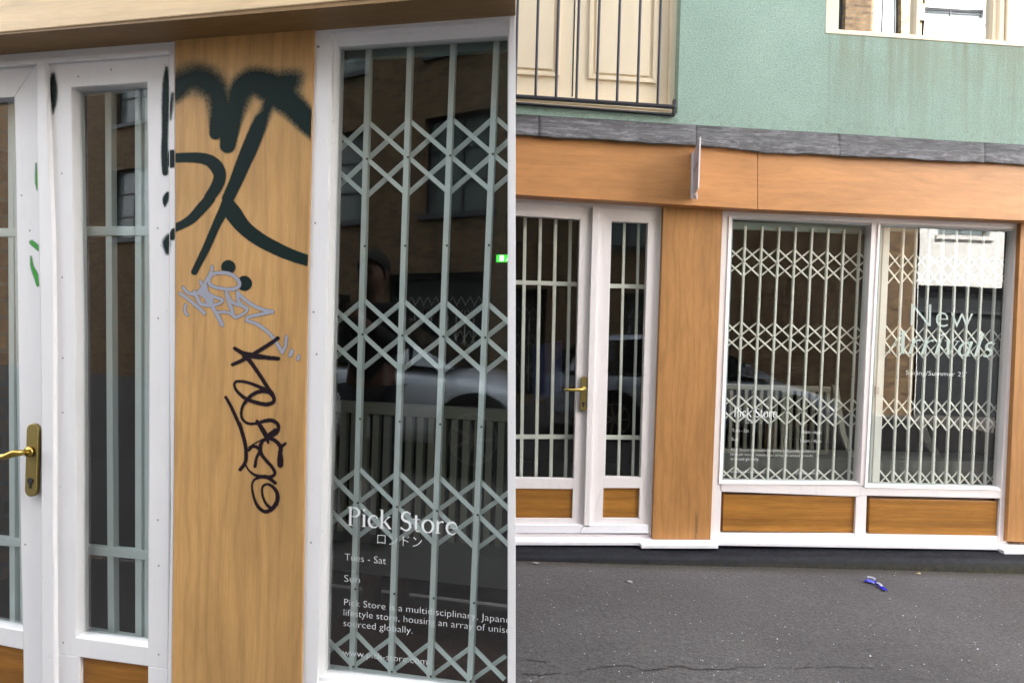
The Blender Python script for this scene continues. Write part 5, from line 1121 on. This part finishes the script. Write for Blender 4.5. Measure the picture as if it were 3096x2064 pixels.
# ================================================================== PHOTOGRAPHER WITH A PHONE (a dark figure mirrored in the nearest pane)
def person(label, O, yaw_frame):
    fr = WorldFrame(); fr.O = O; fr.X = yaw_frame.X; fr.Y = yaw_frame.Y; fr.M = yaw_frame.M; fr.Mi = yaw_frame.Mi
    skin = plain('brown_skin', (0.11, 0.055, 0.035), .5); hair = plain('black_hair', (0.008, 0.007, 0.007), .8); cloth = plain('black_jacket', (0.010, 0.010, 0.012), .85); trs = plain('dark_trousers', (0.016, 0.018, 0.026), .9)
    def skinned(name, verts, edges, root, m_, parent, sub=2):
        me = bpy.data.meshes.new(name); me.from_pydata([v[:3] for v in verts], edges, []); me.materials.append(m_)
        o = bpy.data.objects.new(name, me); COL.objects.link(o)
        sk = o.modifiers.new('skin', 'SKIN'); sk.use_smooth_shade = True; ss = o.modifiers.new('s', 'SUBSURF'); ss.levels = ss.render_levels = sub
        if not me.skin_vertices: me.attributes  # created with the modifier below
        bpy.context.view_layer.objects.active = o
        for i, v in enumerate(me.skin_vertices[0].data):
            rr = verts[i][3]; v.radius = (rr, rr * (verts[i][4] if len(verts[i]) > 4 else 1)); v.use_root = (i == root)
        if parent is not None: o.parent = parent
        return o
    V = [(0, 0, .93, .145, .75), (0, 0, 1.12, .13, .75), (0, 0, 1.30, .155, .7), (0, 0, 1.44, .055), (0, .02, 1.50, .056), (0, .035, 1.565, .080), (0, .03, 1.635, .088), (0, .02, 1.685, .06)]
    E_ = [(0, 1), (1, 2), (2, 3), (3, 4), (4, 5), (5, 6), (6, 7)]
    for sx in (1, -1):
        b = len(V); V += [(sx * .165, 0, 1.385, .062), (sx * .23, .10, 1.15, .045), (sx * .09, .33, 1.31, .028), (sx * .065, .37, 1.345, .027, .6)]; E_ += [(2, b), (b, b + 1), (b + 1, b + 2), (b + 2, b + 3)]
        for k in range(4):
            q = len(V); x0 = sx * (.065 - .0 * k); z0 = 1.33 + .022 * k; V += [(sx * .055, .395, z0, .0088), (sx * .035, .412, z0 + .006, .008), (sx * .018, .405, z0 + .008, .007)]; E_ += [(b + 3, q), (q, q + 1), (q + 1, q + 2)]
        q = len(V); V += [(sx * .052, .365, 1.375, .010), (sx * .030, .372, 1.39, .009)]; E_ += [(b + 3, q), (q, q + 1)]
        h = len(V); V += [(sx * .09, 0, .88, .088), (sx * .11, .02, .50, .058), (sx * .12, -.02, .09, .042), (sx * .13, .10, .045, .038, .8), (sx * .135, .17, .035, .028, .8)]; E_ += [(0, h), (h, h + 1), (h + 1, h + 2), (h + 2, h + 3), (h + 3, h + 4)]
    t = skinned('person', V, E_, 0, skin, None); t.matrix_world = Matrix.Translation(fr.O) @ fr.M.to_4x4(); t['_o'] = (0, 0, 0); t['label'] = label; t['category'] = 'person'
    J = [(0, 0, .90, .155, .8), (0, 0, 1.12, .15, .8), (0, 0, 1.30, .175, .75), (0, 0, 1.42, .09, .9)]; je = [(0, 1), (1, 2), (2, 3)]
    for sx in (1, -1):
        b = len(J); J += [(sx * .165, 0, 1.385, .078), (sx * .23, .10, 1.15, .06), (sx * .115, .295, 1.285, .046)]; je += [(2, b), (b, b + 1), (b + 1, b + 2)]
    skinned('jacket', J, je, 0, cloth, t)
    Tq = [(0, 0, .93, .15, .8)]; te = []
    for sx in (1, -1):
        b = len(Tq); Tq += [(sx * .09, 0, .86, .10), (sx * .11, .02, .50, .075), (sx * .12, -.02, .10, .062)]; te += [(0, b), (b, b + 1), (b + 1, b + 2)]
    skinned('trousers', Tq, te, 0, trs, t)
    def ball(name, c, r3, m_, parent, cut=None):
        bm = bmesh.new(); bmesh.ops.create_uvsphere(bm, u_segments=24, v_segments=14, radius=1)
        for v in bm.verts: v.co = Vector((v.co.x * r3[0] + c[0], v.co.y * r3[1] + c[1], v.co.z * r3[2] + c[2]))
        if cut: bmesh.ops.bisect_plane(bm, geom=bm.verts[:] + bm.edges[:] + bm.faces[:], plane_co=cut[0], plane_no=cut[1], clear_outer=True)
        me = bpy.data.meshes.new(name); bm.to_mesh(me); bm.free(); me.materials.append(m_)
        for p in me.polygons: p.use_smooth = True
        o = bpy.data.objects.new(name, me); COL.objects.link(o); o.parent = parent; return o
    ball('hair', (0, .012, 1.650), (.098, .108, .100), hair, t, ((0, .055, 1.63), (0, .75, -.66)))
    for sx in (1, -1): ball('eye', (sx * .032, .112, 1.612), (.012, .008, .008), hair, t); ball('ear', (sx * .088, .02, 1.60), (.012, .02, .03), skin, t)
    ball('nose', (0, .122, 1.585), (.014, .02, .024), skin, t); ball('mouth', (0, .112, 1.545), (.026, .008, .007), plain('lips', (0.12, 0.04, 0.04), .5), t)
    mb = MB(); mb.box((-.037, .385, 1.30), (.037, .394, 1.455)); ph = build('phone', mb, M['black'], None, fr, base=(0, .39, 1.30), bevel=.003); tag(ph, 'black phone held up by the dark figure mirrored in the nearest window', 'phone')
    for sx in (1, -1): ball('shoe', (sx * .128, .06, .045), (.048, .14, .045), cloth, t)
    return t
pp = FL.mirror(CAM + ray(1112, 1032) * 4.15); person('person in a black jacket holding up a phone, mirrored in the nearest window', Vector((pp.x, pp.y, gz(pp.x))), FL)
